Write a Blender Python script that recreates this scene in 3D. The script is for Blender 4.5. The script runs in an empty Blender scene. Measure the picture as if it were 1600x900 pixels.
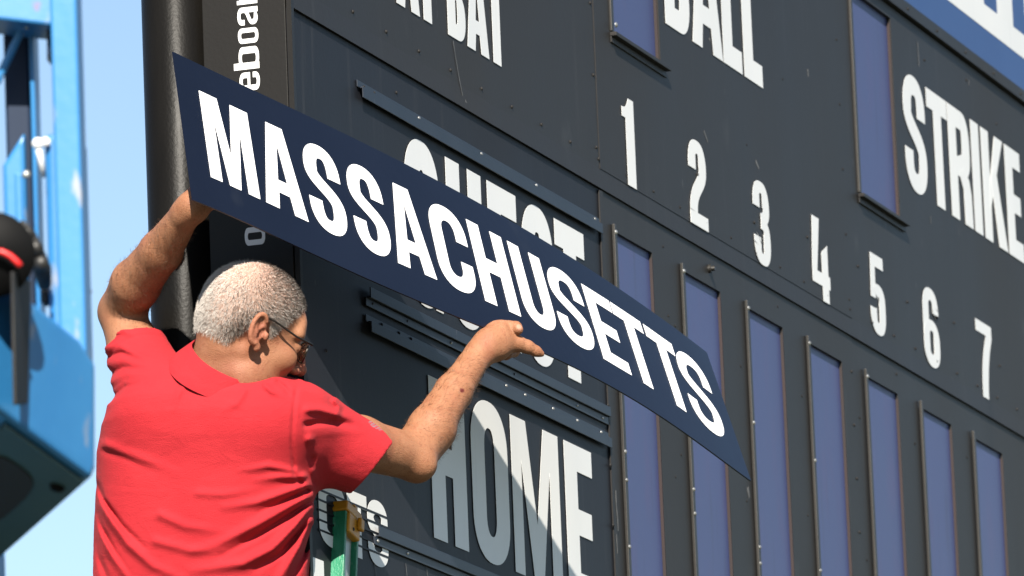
import bpy, math, random
import numpy as np
from mathutils import Matrix, Vector
from mathutils.geometry import tessellate_polygon
random.seed(7); rng = np.random.default_rng(7)
scene = bpy.context.scene
COL = scene.collection

# ------------------------------------------------------------------ camera, sky, sun, exposure
CAM = np.array([-12.874728, -4.746268, -2.807909])       # photographer, 1.6 m above the grass
RGT = np.array([0.32529736, -0.94477325, -0.03981381])
UPV = np.array([-0.17194789, -0.10050071, 0.97996609])
FWD = np.array([0.92984706, 0.31193448, 0.19514438])
FPX = 11500.0                                            # focal length in photo pixels (1600 wide)
cam_d = bpy.data.cameras.new('camera'); cam = bpy.data.objects.new('camera', cam_d); COL.objects.link(cam)
cam.matrix_world = Matrix(((RGT[0], UPV[0], -FWD[0], CAM[0]), (RGT[1], UPV[1], -FWD[1], CAM[1]),
                           (RGT[2], UPV[2], -FWD[2], CAM[2]), (0, 0, 0, 1)))
cam_d.sensor_width = 36; cam_d.lens = FPX / 1600 * 36
cam_d.clip_start = 0.5; cam_d.clip_end = 3000
cam_d.dof.use_dof = True; cam_d.dof.focus_distance = 14.3; cam_d.dof.aperture_fstop = 13
scene.camera = cam

SUN_AZ, SUN_EL = math.radians(19.3), math.radians(37.0)  # direction the light travels (azimuth) and sun height
sdir = Vector((math.cos(SUN_AZ) * math.cos(SUN_EL), math.sin(SUN_AZ) * math.cos(SUN_EL), -math.sin(SUN_EL)))
world = bpy.data.worlds.new('World'); scene.world = world; world.use_nodes = True
wn = world.node_tree.nodes; wl = world.node_tree.links
sky = wn.new('ShaderNodeTexSky'); sky.sky_type = 'NISHITA'; sky.sun_disc = False
sky.sun_elevation = SUN_EL; sky.sun_rotation = math.atan2(-sdir.x, -sdir.y)
sky.air_density = 1.0; sky.dust_density = 0.35; sky.ozone_density = 1.5
wl.new(sky.outputs[0], wn['Background'].inputs[0]); wn['Background'].inputs[1].default_value = 0.055
sun_d = bpy.data.lights.new('sun', 'SUN'); sun_d.energy = 5.0; sun_d.angle = math.radians(0.53); sun_d.color = (1.0, 0.93, 0.82)
sun = bpy.data.objects.new('sun', sun_d); COL.objects.link(sun)
sun.rotation_euler = sdir.to_track_quat('-Z', 'Y').to_euler()
scene.view_settings.view_transform = 'Standard'; scene.view_settings.look = 'None'
scene.view_settings.exposure = 1.52; scene.view_settings.gamma = 1.0

# ------------------------------------------------------------------ helpers
def at(px, py, d):
    """world point seen at photo pixel (px, py) at depth d metres"""
    return CAM + d * (FWD + RGT * (px - 800) / FPX - UPV * (py - 450) / FPX)

def link(name, me, mat=None, parent=None, smooth=False):
    o = bpy.data.objects.new(name, me); COL.objects.link(o)
    if mat and not me.materials: me.materials.append(mat)
    if parent: o.parent = parent
    if smooth: me.polygons.foreach_set('use_smooth', [True] * len(me.polygons))
    return o

def empty(name, loc=(0, 0, 0)):
    o = bpy.data.objects.new(name, None); COL.objects.link(o); o.location = loc; o.empty_display_size = 0.1
    return o

def tag(o, label=None, cat=None, group=None, kind=None):
    for k, v in (('label', label), ('category', cat), ('group', group), ('kind', kind)):
        if v: o[k] = v
    return o

class MB:
    def __init__(s): s.v = []; s.f = []
    def add(s, v, f):
        n = len(s.v); s.v += [tuple(float(c) for c in p) for p in v]; s.f += [tuple(i + n for i in q) for q in f]
        return s
    def box(s, x0, x1, y0, y1, z0, z1):
        return s.add([(x0, y0, z0), (x1, y0, z0), (x1, y1, z0), (x0, y1, z0), (x0, y0, z1), (x1, y0, z1), (x1, y1, z1), (x0, y1, z1)],
                     [(0, 3, 2, 1), (4, 5, 6, 7), (0, 1, 5, 4), (1, 2, 6, 5), (2, 3, 7, 6), (3, 0, 4, 7)])
    def hexa(s, bottom, top):                       # two matching rings of points
        n = len(bottom)
        f = [tuple(range(n))[::-1], tuple(range(n, 2 * n))] + [(i, (i + 1) % n, n + (i + 1) % n, n + i) for i in range(n)]
        return s.add(list(bottom) + list(top), f)
    def tube(s, pts, r, n=10, cap=True):
        pts = [np.array(p, float) for p in pts]; rs = r if isinstance(r, (list, tuple)) else [r] * len(pts)
        base = len(s.v); ref = None
        for i, p in enumerate(pts):
            t = pts[min(i + 1, len(pts) - 1)] - pts[max(i - 1, 0)]; t /= np.linalg.norm(t)
            if ref is None: ref = np.cross(t, [0.31, 0.52, 0.79])
            ref = ref - t * (ref @ t); ref /= np.linalg.norm(ref); b = np.cross(t, ref)
            for k in range(n):
                a = 2 * math.pi * k / n; q = p + rs[i] * (math.cos(a) * ref + math.sin(a) * b); s.v.append(tuple(q))
        for i in range(len(pts) - 1):
            for k in range(n):
                a0 = base + i * n + k; a1 = base + i * n + (k + 1) % n; s.f.append((a0, a1, a1 + n, a0 + n))
        if cap:
            s.f.append(tuple(base + k for k in range(n))[::-1]); e = base + (len(pts) - 1) * n; s.f.append(tuple(e + k for k in range(n)))
        return s
    def dome(s, c, nrm, r, h=0.5, n=8):
        nrm = np.array(nrm, float); nrm /= np.linalg.norm(nrm); a = np.cross(nrm, [.3, .5, .8]); a /= np.linalg.norm(a); b = np.cross(nrm, a)
        c = np.array(c, float); vs = []
        for fr, hh in ((1, 0), (.75, .66)):
            for k in range(n):
                t = 2 * math.pi * k / n; vs.append(c + r * fr * (math.cos(t) * a + math.sin(t) * b) + nrm * r * h * hh)
        vs.append(c + nrm * r * h); f = [(k, (k + 1) % n, n + (k + 1) % n, n + k) for k in range(n)] + [(n + k, n + (k + 1) % n, 2 * n) for k in range(n)]
        return s.add(vs, f)
    def mesh(s, name):
        me = bpy.data.meshes.new(name); me.from_pydata(s.v, [], s.f); me.update(); return me
    def build(s, name, mat, parent=None, smooth=False, bevel=0, seg=2):
        o = link(name, s.mesh(name), mat, parent, smooth)
        if bevel:
            m = o.modifiers.new('bevel', 'BEVEL'); m.width = bevel; m.segments = seg; m.limit_method = 'ANGLE'; m.angle_limit = 0.6
        return o

def material(name, col, col2=None, rough=0.5, scale=(8, 8, 8), lo=.35, hi=.65, bump=0, bscale=200, metal=0, spec=.5, detail=6,
             spots=None, sss=0, rvar=0, coat=0):
    m = bpy.data.materials.new(name); m.use_nodes = True; nt = m.node_tree; N = nt.nodes; Lk = nt.links
    b = N['Principled BSDF']; b.inputs['Base Color'].default_value = (*col, 1); b.inputs['Roughness'].default_value = rough
    b.inputs['Metallic'].default_value = metal; b.inputs['Specular IOR Level'].default_value = spec; b.inputs['Coat Weight'].default_value = coat
    tc = N.new('ShaderNodeTexCoord'); src = None
    if col2:
        mp = N.new('ShaderNodeMapping'); mp.inputs['Scale'].default_value = scale; Lk.new(tc.outputs['Object'], mp.inputs[0])
        no = N.new('ShaderNodeTexNoise'); no.inputs['Scale'].default_value = 1; no.inputs['Detail'].default_value = detail; Lk.new(mp.outputs[0], no.inputs[0])
        cr = N.new('ShaderNodeMapRange'); cr.inputs[1].default_value = lo; cr.inputs[2].default_value = hi; Lk.new(no.outputs[0], cr.inputs[0])
        mx = N.new('ShaderNodeMix'); mx.data_type = 'RGBA'; Lk.new(cr.outputs[0], mx.inputs[0])
        mx.inputs[6].default_value = (*col, 1); mx.inputs[7].default_value = (*col2, 1); src = mx.outputs[2]
        if rvar:
            rr = N.new('ShaderNodeMapRange'); rr.inputs[3].default_value = rough - rvar; rr.inputs[4].default_value = rough + rvar
            Lk.new(no.outputs[0], rr.inputs[0]); Lk.new(rr.outputs[0], b.inputs['Roughness'])
    for sp in spots or []:                          # (colour, mapping scale, threshold lo, hi, strength): chips, drips, scratches
        c, sc, t0, t1, k = sp
        mp = N.new('ShaderNodeMapping'); mp.inputs['Scale'].default_value = sc; Lk.new(tc.outputs['Object'], mp.inputs[0])
        no = N.new('ShaderNodeTexNoise'); no.inputs['Scale'].default_value = 1; no.inputs['Detail'].default_value = 3; Lk.new(mp.outputs[0], no.inputs[0])
        cr = N.new('ShaderNodeMapRange'); cr.inputs[1].default_value = t0; cr.inputs[2].default_value = t1; cr.inputs[4].default_value = k; Lk.new(no.outputs[0], cr.inputs[0])
        mx = N.new('ShaderNodeMix'); mx.data_type = 'RGBA'; Lk.new(cr.outputs[0], mx.inputs[0])
        if src: Lk.new(src, mx.inputs[6])
        else: mx.inputs[6].default_value = (*col, 1)
        mx.inputs[7].default_value = (*c, 1); src = mx.outputs[2]
    if src: Lk.new(src, b.inputs['Base Color'])
    if bump:
        no = N.new('ShaderNodeTexNoise'); no.inputs['Scale'].default_value = bscale; no.inputs['Detail'].default_value = 3; Lk.new(tc.outputs['Object'], no.inputs[0])
        bp = N.new('ShaderNodeBump'); bp.inputs['Strength'].default_value = bump; bp.inputs['Distance'].default_value = 0.002
        Lk.new(no.outputs[0], bp.inputs['Height']); Lk.new(bp.outputs[0], b.inputs['Normal'])
    if sss:
        b.inputs['Subsurface Weight'].default_value = sss; b.inputs['Subsurface Radius'].default_value = (.012, .004, .002); b.inputs['Subsurface Scale'].default_value = .5
    return m

M = {}
CHIP = ((.25, .25, .25), (60, 60, 9), .735, .80, .5)
M['panel'] = material('charcoal_sheet', (.0140, .0131, .0128), (.0195, .0184, .0178), .50, (1.6, 1.6, .5), .3, .7, .10, 90, rvar=.1, spec=.16,
                      spots=[((.034, .033, .033), (26, 26, 1.1), .62, .8, .4), ((.010, .010, .0105), (9, 9, 1.6), .60, .75, .5), ((.06, .06, .06), (5, 5, 3), .66, .78, .35), CHIP])
M['slate'] = material('navy_sheet', (.0100, .0112, .0150), (.0140, .0150, .0182), .45, (1.4, 1.4, .6), .3, .7, .08, 90, rvar=.1, spec=.07, spots=[((.032, .032, .034), (26, 26, 1.1), .60, .8, .6), ((.04, .04, .042), (5, 5, 3), .66, .78, .3), CHIP])
M['channel'] = material('navy_channel', (.0085, .0120, .0190), (.0125, .0160, .0235), .42, (9, 9, 3), .3, .7, .05, 120, spec=.25, spots=[CHIP])
M['black'] = material('black_paint', (.0085, .0078, .0072), (.0115, .0105, .0095), .45, (2, 2, 1), .3, .7, .12, 120, rvar=.08, spec=.15)
M['postblack'] = material('post_black_paint', (.0030, .0028, .0025), (.0065, .0058, .0050), .40, (14, 14, 3), .3, .75, .22, 160, rvar=.06, spec=.08,
                          spots=[((.10, .095, .085), (70, 70, 26), .74, .8, .5)])
M['dark'] = material('dark_gap', (.006, .006, .007), rough=.8)
M['rail'] = material('weathered_bronze_rail', (.0090, .0082, .0072), (.0170, .0155, .0134), .48, (30, 30, 3), .3, .7, .1, 90, metal=.2)
M['blue'] = material('blue_slot_panel', (.038, .050, .126), (.045, .058, .142), .42, (5, 5, 2.2), .3, .7, .06, 150, rvar=.06, spec=.2,
                     spots=[((.056, .050, .125), (11, 11, 4), .52, .75, .6), ((.030, .034, .075), (40, 40, 3), .62, .8, .5)])
M['red'] = material('red_edge', (.010, .0007, .0009), (.005, .0005, .0006), .7, (20, 20, 4))
M['white'] = material('white_vinyl', (.61, .61, .60), (.55, .56, .56), .45, (3, 3, .8), .45, .8, .03, 200, spots=[((.42, .43, .43), (24, 24, 2), .64, .82, .5)])
M['steel'] = material('bright_steel', (.38, .38, .37), (.27, .27, .26), .36, (60, 60, 60), metal=.8)
M['banner'] = material('banner_blue', (.023, .058, .168), (.027, .066, .182), .45, (3, 3, 1), .3, .7, .04, 120, spec=.2)
M['navy'] = material('sign_navy', (.0020, .0032, .0095), (.0030, .0047, .0128), .36, (4, 4, 4), .3, .7, .03, 120, spec=.3, rvar=.08, spots=[((.012, .014, .020), (9, 9, 9), .64, .78, .5)])
M['signwhite'] = material('sign_white', (.82, .82, .83), (.78, .78, .80), .4, (5, 5, 5))
M['green'] = material('green_fibreglass', (.006, .120, .056), (.015, .165, .088), .45, (60, 60, 9), .35, .7, .5, 260, spots=[((.22, .3, .25), (160, 160, 20), .62, .75, .5)])
M['alu'] = material('worn_aluminium', (.25, .27, .25), (.36, .37, .35), .35, (50, 50, 8), metal=.6)
M['yellow'] = material('yellow_plastic', (.36, .150, .004), (.42, .19, .006), .45, (30, 30, 30), bump=.2, bscale=200)
M['liftblue'] = material('lift_blue_paint', (.016, .125, .310), (.026, .155, .345), .38, (9, 9, 4), .3, .7, .15, 60,
                         spots=[((.28, .26, .24), (30, 30, 12), .64, .74, .7), ((.2, .06, .03), (22, 22, 14), .72, .78, .7)])
M['liftunder'] = material('lift_underside_shade', (.022, .055, .058), (.03, .07, .07), .6, (6, 6, 6), .3, .7)  # underside's shade and green reflection of the grass, put into the colour
M['rubber'] = material('black_rubber', (.0022, .0022, .0025), (.004, .004, .0042), .6, (20, 20, 20), spec=.08)
M['liftshade'] = material('lift_blue_shaded', (.0025, .009, .026), (.004, .013, .034), .5, (9, 9, 4), .3, .7, spec=.2)  # the lift's blue with shade painted in, for the mast channel and gusset
M['strap'] = material('grey_webbing', (.022, .022, .023), (.034, .033, .032), .75, (60, 60, 15), spec=.2)
M['redhose'] = material('red_cord', (.5, .012, .012), rough=.4)
M['rust'] = material('rusty_cap', (.40, .11, .03), (.25, .08, .03), .7, (80, 80, 80))

# ------------------------------------------------------------------ lettering
def arc(cx, cy, rx, ry, a0, a1, n=14, p=2.25):
    out = []
    for i in range(n + 1):
        a = math.radians(a0 + (a1 - a0) * i / n); c, s_ = math.cos(a), math.sin(a)
        out.append((cx + rx * math.copysign(abs(c) ** (2 / p), c), cy + ry * math.copysign(abs(s_) ** (2 / p), s_)))
    return out
def bez(p0, p1, p2, p3, n=16):
    return [tuple((1 - t) ** 3 * np.array(p0) + 3 * t * (1 - t) ** 2 * np.array(p1) + 3 * t * t * (1 - t) * np.array(p2) + t ** 3 * np.array(p3)) for t in np.linspace(0, 1, n + 1)]
def rring(x0, y0, x1, y1, ry):
    rx = (x1 - x0) / 2; cx = (x0 + x1) / 2
    return arc(cx, y1 - ry, rx, ry, 0, 180, 22) + arc(cx, y0 + ry, rx, ry, 180, 360, 22)
def stroke(pts, S, T, flat0=False, flat1=False):
    P = [np.array(pts[0], float)]
    for q in pts[1:]:
        if np.linalg.norm(np.array(q) - P[-1]) > 1e-4: P.append(np.array(q, float))
    Lf, Rt = [], []
    for i, p in enumerate(P):
        t = P[min(i + 1, len(P) - 1)] - P[max(i - 1, 0)]; t /= np.linalg.norm(t); n = np.array([-t[1], t[0]])
        w = 0.5 * math.hypot(S * t[1], T * t[0]); Lf.append(tuple(p + n * w)); Rt.append(tuple(p - n * w))
    return Lf + Rt[::-1]
def glyph(ch, w, S, T):
    """list of polygons-with-holes, cap height 1, width w, stem S, bar T"""
    h = S / 2; ry = min(.30, w * .52)
    R = lambda x0, y0, x1, y1: [[(x0, y0), (x1, y0), (x1, y1), (x0, y1)]]
    if ch == 'I': return [R(0, 0, w, 1)]
    if ch == 'L': return [[[(0, 0), (w, 0), (w, T * 1.05), (S, T * 1.05), (S, 1), (0, 1)]]]
    if ch == 'T': return [[[(0, 1), (0, 1 - T), ((w - S) / 2, 1 - T), ((w - S) / 2, 0), ((w + S) / 2, 0), ((w + S) / 2, 1 - T), (w, 1 - T), (w, 1)]]]
    if ch == 'E': return [[[(0, 0), (w, 0), (w, T), (S, T), (S, .5 - T / 2), (w * .93, .5 - T / 2), (w * .93, .5 + T / 2), (S, .5 + T / 2), (S, 1 - T), (w, 1 - T), (w, 1), (0, 1)]]]
    if ch == 'H': return [[[(0, 0), (S, 0), (S, .5 - T * .48), (w - S, .5 - T * .48), (w - S, 0), (w, 0), (w, 1), (w - S, 1), (w - S, .5 + T * .55), (S, .5 + T * .55), (S, 1), (0, 1)]]]
    if ch == 'M':
        s = S * .92; a = w * .5
        return [[[(0, 0), (s * .82, 0), (s * .82, .74), (a - s * .40, 0), (a + s * .40, 0), (w - s * .82, .74), (w - s * .82, 0), (w, 0), (w, 1), (w - s * 1.28, 1), (a, .36), (s * 1.28, 1), (0, 1)]]]
    if ch == 'A':
        a0, a1 = w * .5 - S * .62, w * .5 + S * .62
        yb = .20; xin = lambda y, s_: (w / 2) + s_ * (w / 2 - S * 1.02) * (1 - y / .93)
        return [[[(0, 0), (S, 0), (S + .035, yb), (w - S - .035, yb), (w - S, 0), (w, 0), (a1, 1), (a0, 1)],
                 [(w / 2 - (w / 2 - S * 1.02) * .62, yb + T * .9), (w / 2, .80), (w / 2 + (w / 2 - S * 1.02) * .62, yb + T * .9)]]]
    if ch == 'O': return [[rring(0, -.012, w, 1.012, ry), rring(S, T * .93, w - S, 1 - T * .93, max(ry - T, .06))]]
    if ch == 'U':
        return [[[(0, 1), (0, ry)] + arc(w / 2, ry, w / 2, ry + .012, 180, 360, 22) + [(w, ry), (w, 1), (w - S, 1), (w - S, ry)] +
                 arc(w / 2, ry, w / 2 - S, max(ry - T, .05), 360, 180, 18) + [(S, ry), (S, 1)]]]
    if ch in 'CG':
        o = [(w, .62), (w, 1 - ry)] + arc(w / 2, 1 - ry, w / 2, ry + .012, 0, 180, 22) + arc(w / 2, ry, w / 2, ry + .012, 180, 360, 22)
        ri = max(ry - T, .05)
        inn = arc(w / 2, ry, w / 2 - S, ri, 360, 180, 18) + arc(w / 2, 1 - ry, w / 2 - S, ri, 180, 0, 18)
        if ch == 'C': return [[o + [(w, .38), (w - S, .38)] + inn + [(w - S, .62)]]]
        o = [(w, .62), (w, 1 - ry)] + arc(w / 2, 1 - ry, w / 2, ry + .012, 0, 180, 22) + arc(w / 2, ry, w / 2, ry + .012, 180, 290, 14) + [(w * .78, .07), (w * .80, 0), (w, 0), (w, .52), (w * .5, .52), (w * .5, .52 - T), (w - S, .52 - T)]
        return [[o + inn + [(w - S, .62)]]]
    if ch == 'S':
        rx = (w - S) / 2; rc = ry - T / 2; b = w - h
        p = [(b, .655)] + arc(w / 2, 1 - ry + .012, rx, rc, 0, 180, 22) + bez((h, 1 - ry), (h, .53), (b, .50), (b, ry), 22) + arc(w / 2, ry - .012, rx, rc, 0, -180, 22) + [(h, .345)]
        return [[stroke(p, S, T)]]
    if ch == 'R':
        r = .27
        bowl = [[(0, 0), (S, 0), (S, .40), (w - S * .92 - .02, .40)] + bez((w - S * .9, .40), (w, .45), (w, .55), (w - .0, .72), 10) + arc(w - r * .9, .72, r * .9, .28, 0, 90, 10) + [(0, 1)],
                [(S, .40 + T), (S, 1 - T), (w - r * .9, 1 - T)] + arc(w - S - .03, .72, .03, .28 - T, 90, -90, 8)]
        leg = [[(w - S * 1.55, .44), (w - S * .85, .50), (w - S * .25, .42), (w - S * .02, .30), (w + .01, 0), (w - S * .98, 0), (w - S * 1.02, .30)]]
        return [bowl, leg]
    if ch == 'K':
        return [R(0, 0, S, 1), [[(S * .9, .30), (S * .9, .52), (w - S * 1.05, 1), (w, 1), (S * 1.55, .52)]], [[(S * 1.12, .60), (S * 1.75, .74), (w + .02, 0), (w - S * 1.06, 0)]]]
    if ch == 'B':
        def lobe(y0, y1, wd):
            r = (y1 - y0) / 2
            return [(wd - r, y0)] + arc(wd - r * .9, (y0 + y1) / 2, r * .9, r, -90, 90, 14)
        o = [(0, 0)] + lobe(0, .53, w) + lobe(.53, 1, w * .96) + [(0, 1)]
        return [[o, [(S, T), (S, .53 - T * .55), (w - S - .1, .53 - T * .55)] + arc(w - S - .02, .5 * (T + .53 - T * .55), .02, .5 * (.53 - T * 1.55), 90, -90, 6),
                 [(S, .53 + T * .45), (S, 1 - T), (w - S - .1, 1 - T)] + arc(w - S - .03, .5 * (1.53 - T * .55), .02, .5 * (.47 - T * 1.45), 90, -90, 6)]]
    if ch == '1': return [[[(w - S, 0), (w, 0), (w, 1), (w - S * .62, 1)] + bez((w - S * .62, 1), (w - S * .8, .9), (w - S, .87), (0, .87), 6) + [(0, .76), (w - S, .76)]]]
    if ch == '2':
        rx = (w - S) / 2; b = w - h
        p = [(h, .66), (h, .74)] + arc(w / 2, 1 - ry + .012, rx, ry - T / 2, 180, 0, 20) + bez((b, 1 - ry), (b, .50), (h * 1.05, .44), (h * 1.05, T), 18)
        pl = [(x, max(y, T)) for x, y in stroke(p, S, T)]
        return [[pl], R(0, 0, w, T)]
    if ch == '3':
        rx = (w - S) / 2; b = w - h
        top = [(h, .68), (h, .75)] + arc(w / 2, 1 - ry + .012, rx, ry - T / 2, 180, 0, 18) + bez((b, 1 - ry), (b, .62), (w * .72, .56), (w * .46, .55), 10)
        bot = bez((w * .46, .50), (w * .72, .50), (b, .44), (b, ry), 10) + arc(w / 2, ry - .012, rx, ry - T / 2, 0, -180, 18) + [(h, .24), (h, .32)]
        return [[stroke(top, S, T * .9)], [stroke(bot, S, T * .9)]]
    if ch == '4':
        return [[[(w * .56, 0), (w * .56 + S, 0), (w * .56 + S, .18), (w, .18), (w, .34), (w * .56 + S, .34), (w * .56 + S, .72), (w * .56, .60), (w * .56, .34), (S * .8, .34), (w * .50, 1), (w * .10, 1), (0, .36), (0, .18), (w * .56, .18)]]]
    if ch == '5':
        rx = (w - S) / 2; b = w - h
        p = [(S * .95, .50)] + bez((S * .95, .50), (w * .45, .60), (b, .56), (b, .42), 12) + [(b, ry)] + arc(w / 2, ry - .012, rx, ry - T / 2, 0, -180, 18) + [(h, .25), (h, .31)]
        return [[[(.04, .44), (S * .95, .44), (S * .98, 1 - T), (w * .96, 1 - T), (w * .96, 1), (.08, 1)]], [stroke(p, S, T)]]
    if ch == '6':
        rx = (w - S) / 2; b = w - h
        up = [(b, .70), (b, .76)] + arc(w / 2, 1 - ry + .012, rx, ry - T / 2, 0, 180, 18) + [(h, .6), (h, .33)]
        return [[stroke(up, S, T)], [rring(0, -.012, w, .60, ry * .9), rring(S, T, w - S, .60 - T * .9, .06)]]
    if ch == '7':
        return [[[(0, 1), (0, 1 - T), (w - S * 1.02, 1 - T)] + bez((w - S * 1.02, 1 - T), (w * .40, .62), (w * .26, .35), (w * .28, 0), 12) + [(w * .28 + S, 0)] + bez((w * .28 + S, 0), (w * .66, .4), (w * .82, .65), (w, 1 - T * 1.1), 12) + [(w, 1)]]]
    # lower case, x-height 0.78, heavy narrow letters with slot counters
    if ch == 'o': return [[rring(0, 0, w, .80, .16), rring(S, .12, w - S, .68, .06)]]
    if ch == 'b': return [R(0, 0, S, 1), [rring(S * .2, 0, w, .80, .16), rring(S, .12, w - S, .68, .05)]]
    if ch == 'e': return [[[(w, .38), (w, .62)] + arc(w / 2, .62, w / 2, .18, 0, 180, 14) + arc(w / 2, .18, w / 2, .18, 180, 360, 14) + [(w, .27), (w - S, .27), (w - S, .16)] + arc(w / 2, .17, w / 2 - S, .05, 360, 180, 8) + [(S, .38)],
                            [(S, .48), (S, .62)] + arc(w / 2, .62, w / 2 - S, .06, 180, 0, 8) + [(w - S, .48)]]]
    if ch == 'a': return [[[(0, .52), (0, .62)] + arc(w / 2, .62, w / 2, .18, 180, 0, 14) + [(w, 0), (w - S, 0), (w - S, .06)] + bez((w - S, .06), (w * .5, -.03), (0, -.03), (0, .2), 8) + bez((0, .2), (0, .42), (w - S, .42), (w - S, .54), 8) + [(w - S, .62)] + arc(w / 2, .62, w / 2 - S, .06, 0, 180, 8) + [(S, .52)],
                            [(S, .16), (S, .26), (w - S, .36), (w - S, .14)]]]
    if ch == 'r': return [[[(0, 0), (S, 0), (S, .55), (w * .7, .62), (w, .62), (w, .80), (w * .75, .80), (S, .68), (S, .80), (0, .80)]]]
    raise ValueError(ch)

def letter_mesh(polys, fn, thick, name):
    """fn(x, y, h) -> world point h metres proud of its surface"""
    mb = MB()
    for k, poly in enumerate(polys):
        e = 0.00025 * k
        tris = tessellate_polygon([[Vector((x, y, 0)) for x, y in c] for c in poly]); flat = [p for c in poly for p in c]
        n0 = len(mb.v); mb.v += [tuple(fn(x, y, thick + e)) for x, y in flat]; mb.v += [tuple(fn(x, y, 0)) for x, y in flat]; n = len(flat)
        mb.f += [(n0 + a, n0 + b, n0 + c) for a, b, c in tris]
        s0 = 0
        for c in poly:
            for i in range(len(c)):
                a, b = n0 + s0 + i, n0 + s0 + (i + 1) % len(c); mb.f.append((a, b, b + n, a + n))
            s0 += len(c)
    return mb.mesh(name)

# ------------------------------------------------------------------ ground
ground = MB().add([(-1500, -1500, -4.4), (1500, -1500, -4.4), (1500, 1500, -4.4), (-1500, 1500, -4.4)], [(0, 1, 2, 3)]).build(
    'ground', material('dry_grass', (.040, .050, .030), (.070, .072, .050), .9, (.7, .7, .7), .35, .65, .5, 30))
tag(ground, kind='structure')

# ------------------------------------------------------------------ the scoreboard
board = empty('scoreboard', (0, 0, -4.4))
tag(board, 'large charcoal baseball scoreboard with white lettering and tall blue number slots', 'scoreboard')
def part(mb, name, mat, **k):
    o = mb.build(name, M[mat] if isinstance(mat, str) else mat, None, **k); o.parent = board; o.matrix_parent_inverse = Matrix.Translation((0, 0, 4.4)); return o
def adopt(o):
    o.parent = board; o.matrix_parent_inverse = Matrix.Translation((0, 0, 4.4)); return o

def sheet(x0, x1, z0, z1, y, holes=(), back=.02):
    """flat sheet facing -y with rectangular openings"""
    mb = MB(); xs = sorted({x0, x1, *[c for h in holes for c in h[:2]]}); zs = sorted({z0, z1, *[c for h in holes for c in h[2:]]})
    xs = [x for x in xs if x0 <= x <= x1]; zs = [z for z in zs if z0 <= z <= z1]
    for i in range(len(xs) - 1):
        for j in range(len(zs) - 1):
            cx, cz = (xs[i] + xs[i + 1]) / 2, (zs[j] + zs[j + 1]) / 2
            if any(h[0] < cx < h[1] and h[2] < cz < h[3] for h in holes): continue
            mb.add([(xs[i], y, zs[j]), (xs[i + 1], y, zs[j]), (xs[i + 1], y, zs[j + 1]), (xs[i], y, zs[j + 1])], [(0, 1, 2, 3)])
    edges = [(x0, x1, z0, z1)] + list(holes)
    for a, b, c, d in edges:
        q = [(a, c), (b, c), (b, d), (a, d)]
        for i in range(4):
            p, r_ = q[i], q[(i + 1) % 4]
            mb.add([(p[0], y, p[1]), (r_[0], y, r_[1]), (r_[0], y + back, r_[1]), (p[0], y + back, p[1])], [(0, 1, 2, 3)])
    return mb

XE = 6.6; ZB = -2.3; LEDGE = .487
slots = [(1.985 + .4848 * i, 1.985 + .4848 * i + (.262 if i == 0 else .278), -1.25, .411) for i in range(7)]
ball = (2.028, 2.362, .860, 1.375); strike = (3.948, 4.296, .862, 1.375)
part(MB().box(0.004, XE, .034, .17, ZB, 1.44), 'housing', 'dark')
YU = -.0035
for a, b, hs, dy in ((.0, 1.888, [], 0), (1.890, 3.813, [ball], -.0012), (3.815, 5.75, [strike], 0), (5.752, XE, [], -.0012)):
    part(sheet(a, b, .532, 1.405, YU + dy, hs, .022), 'panel', 'panel')
for a, b in ((0, 1.889), (1.889, 3.814), (3.814, 5.751), (5.751, XE)):      # drip flange bent out of the upper sheets
    part(MB().hexa([(a, YU, .532), (b, YU, .532), (b, YU + .003, .532), (a, YU + .003, .532)], [(a, YU - .0025, LEDGE), (b, YU - .0025, LEDGE), (b, YU + .002, LEDGE), (a, YU + .002, LEDGE)]), 'flange', 'panel')
part(sheet(0, 1.888, ZB, .486, 0, (), .03), 'panel', 'slate')
part(sheet(1.890, 3.813, ZB, .486, -.001, [s for s in slots if s[0] < 3.7], .03), 'panel', 'panel')
part(sheet(3.815, XE, ZB, .486, 0, [s for s in slots if s[0] > 3.7], .03), 'panel', 'panel')
part(MB().box(1.878, 1.902, -.0042, -.0012, ZB, .483), 'cover_strip', 'panel')
part(MB().box(-.004, .010, -.006, .004, ZB, 1.44), 'corner_trim', 'black')
part(MB().box(-.006, 0.001, .006, .176, ZB, 2.6), 'end_panel', 'black', bevel=.0015)
part(MB().box(0, XE, -.016, .02, 1.409, 1.44), 'top_trim', 'panel')
post = part(MB().tube([(.03, .244, -4.4), (.03, .244, 3.2)], .066, 64), 'support_post', 'postblack'); post.data.polygons.foreach_set('use_smooth', [len(p.vertices) == 4 for p in post.data.polygons])
post2 = part(MB().tube([(6.2, .244, -4.4), (6.2, .244, 3.2)], .066, 40), 'support_post', 'postblack'); post2.data.polygons.foreach_set('use_smooth', [len(p.vertices) == 4 for p in post2.data.polygons])

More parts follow.
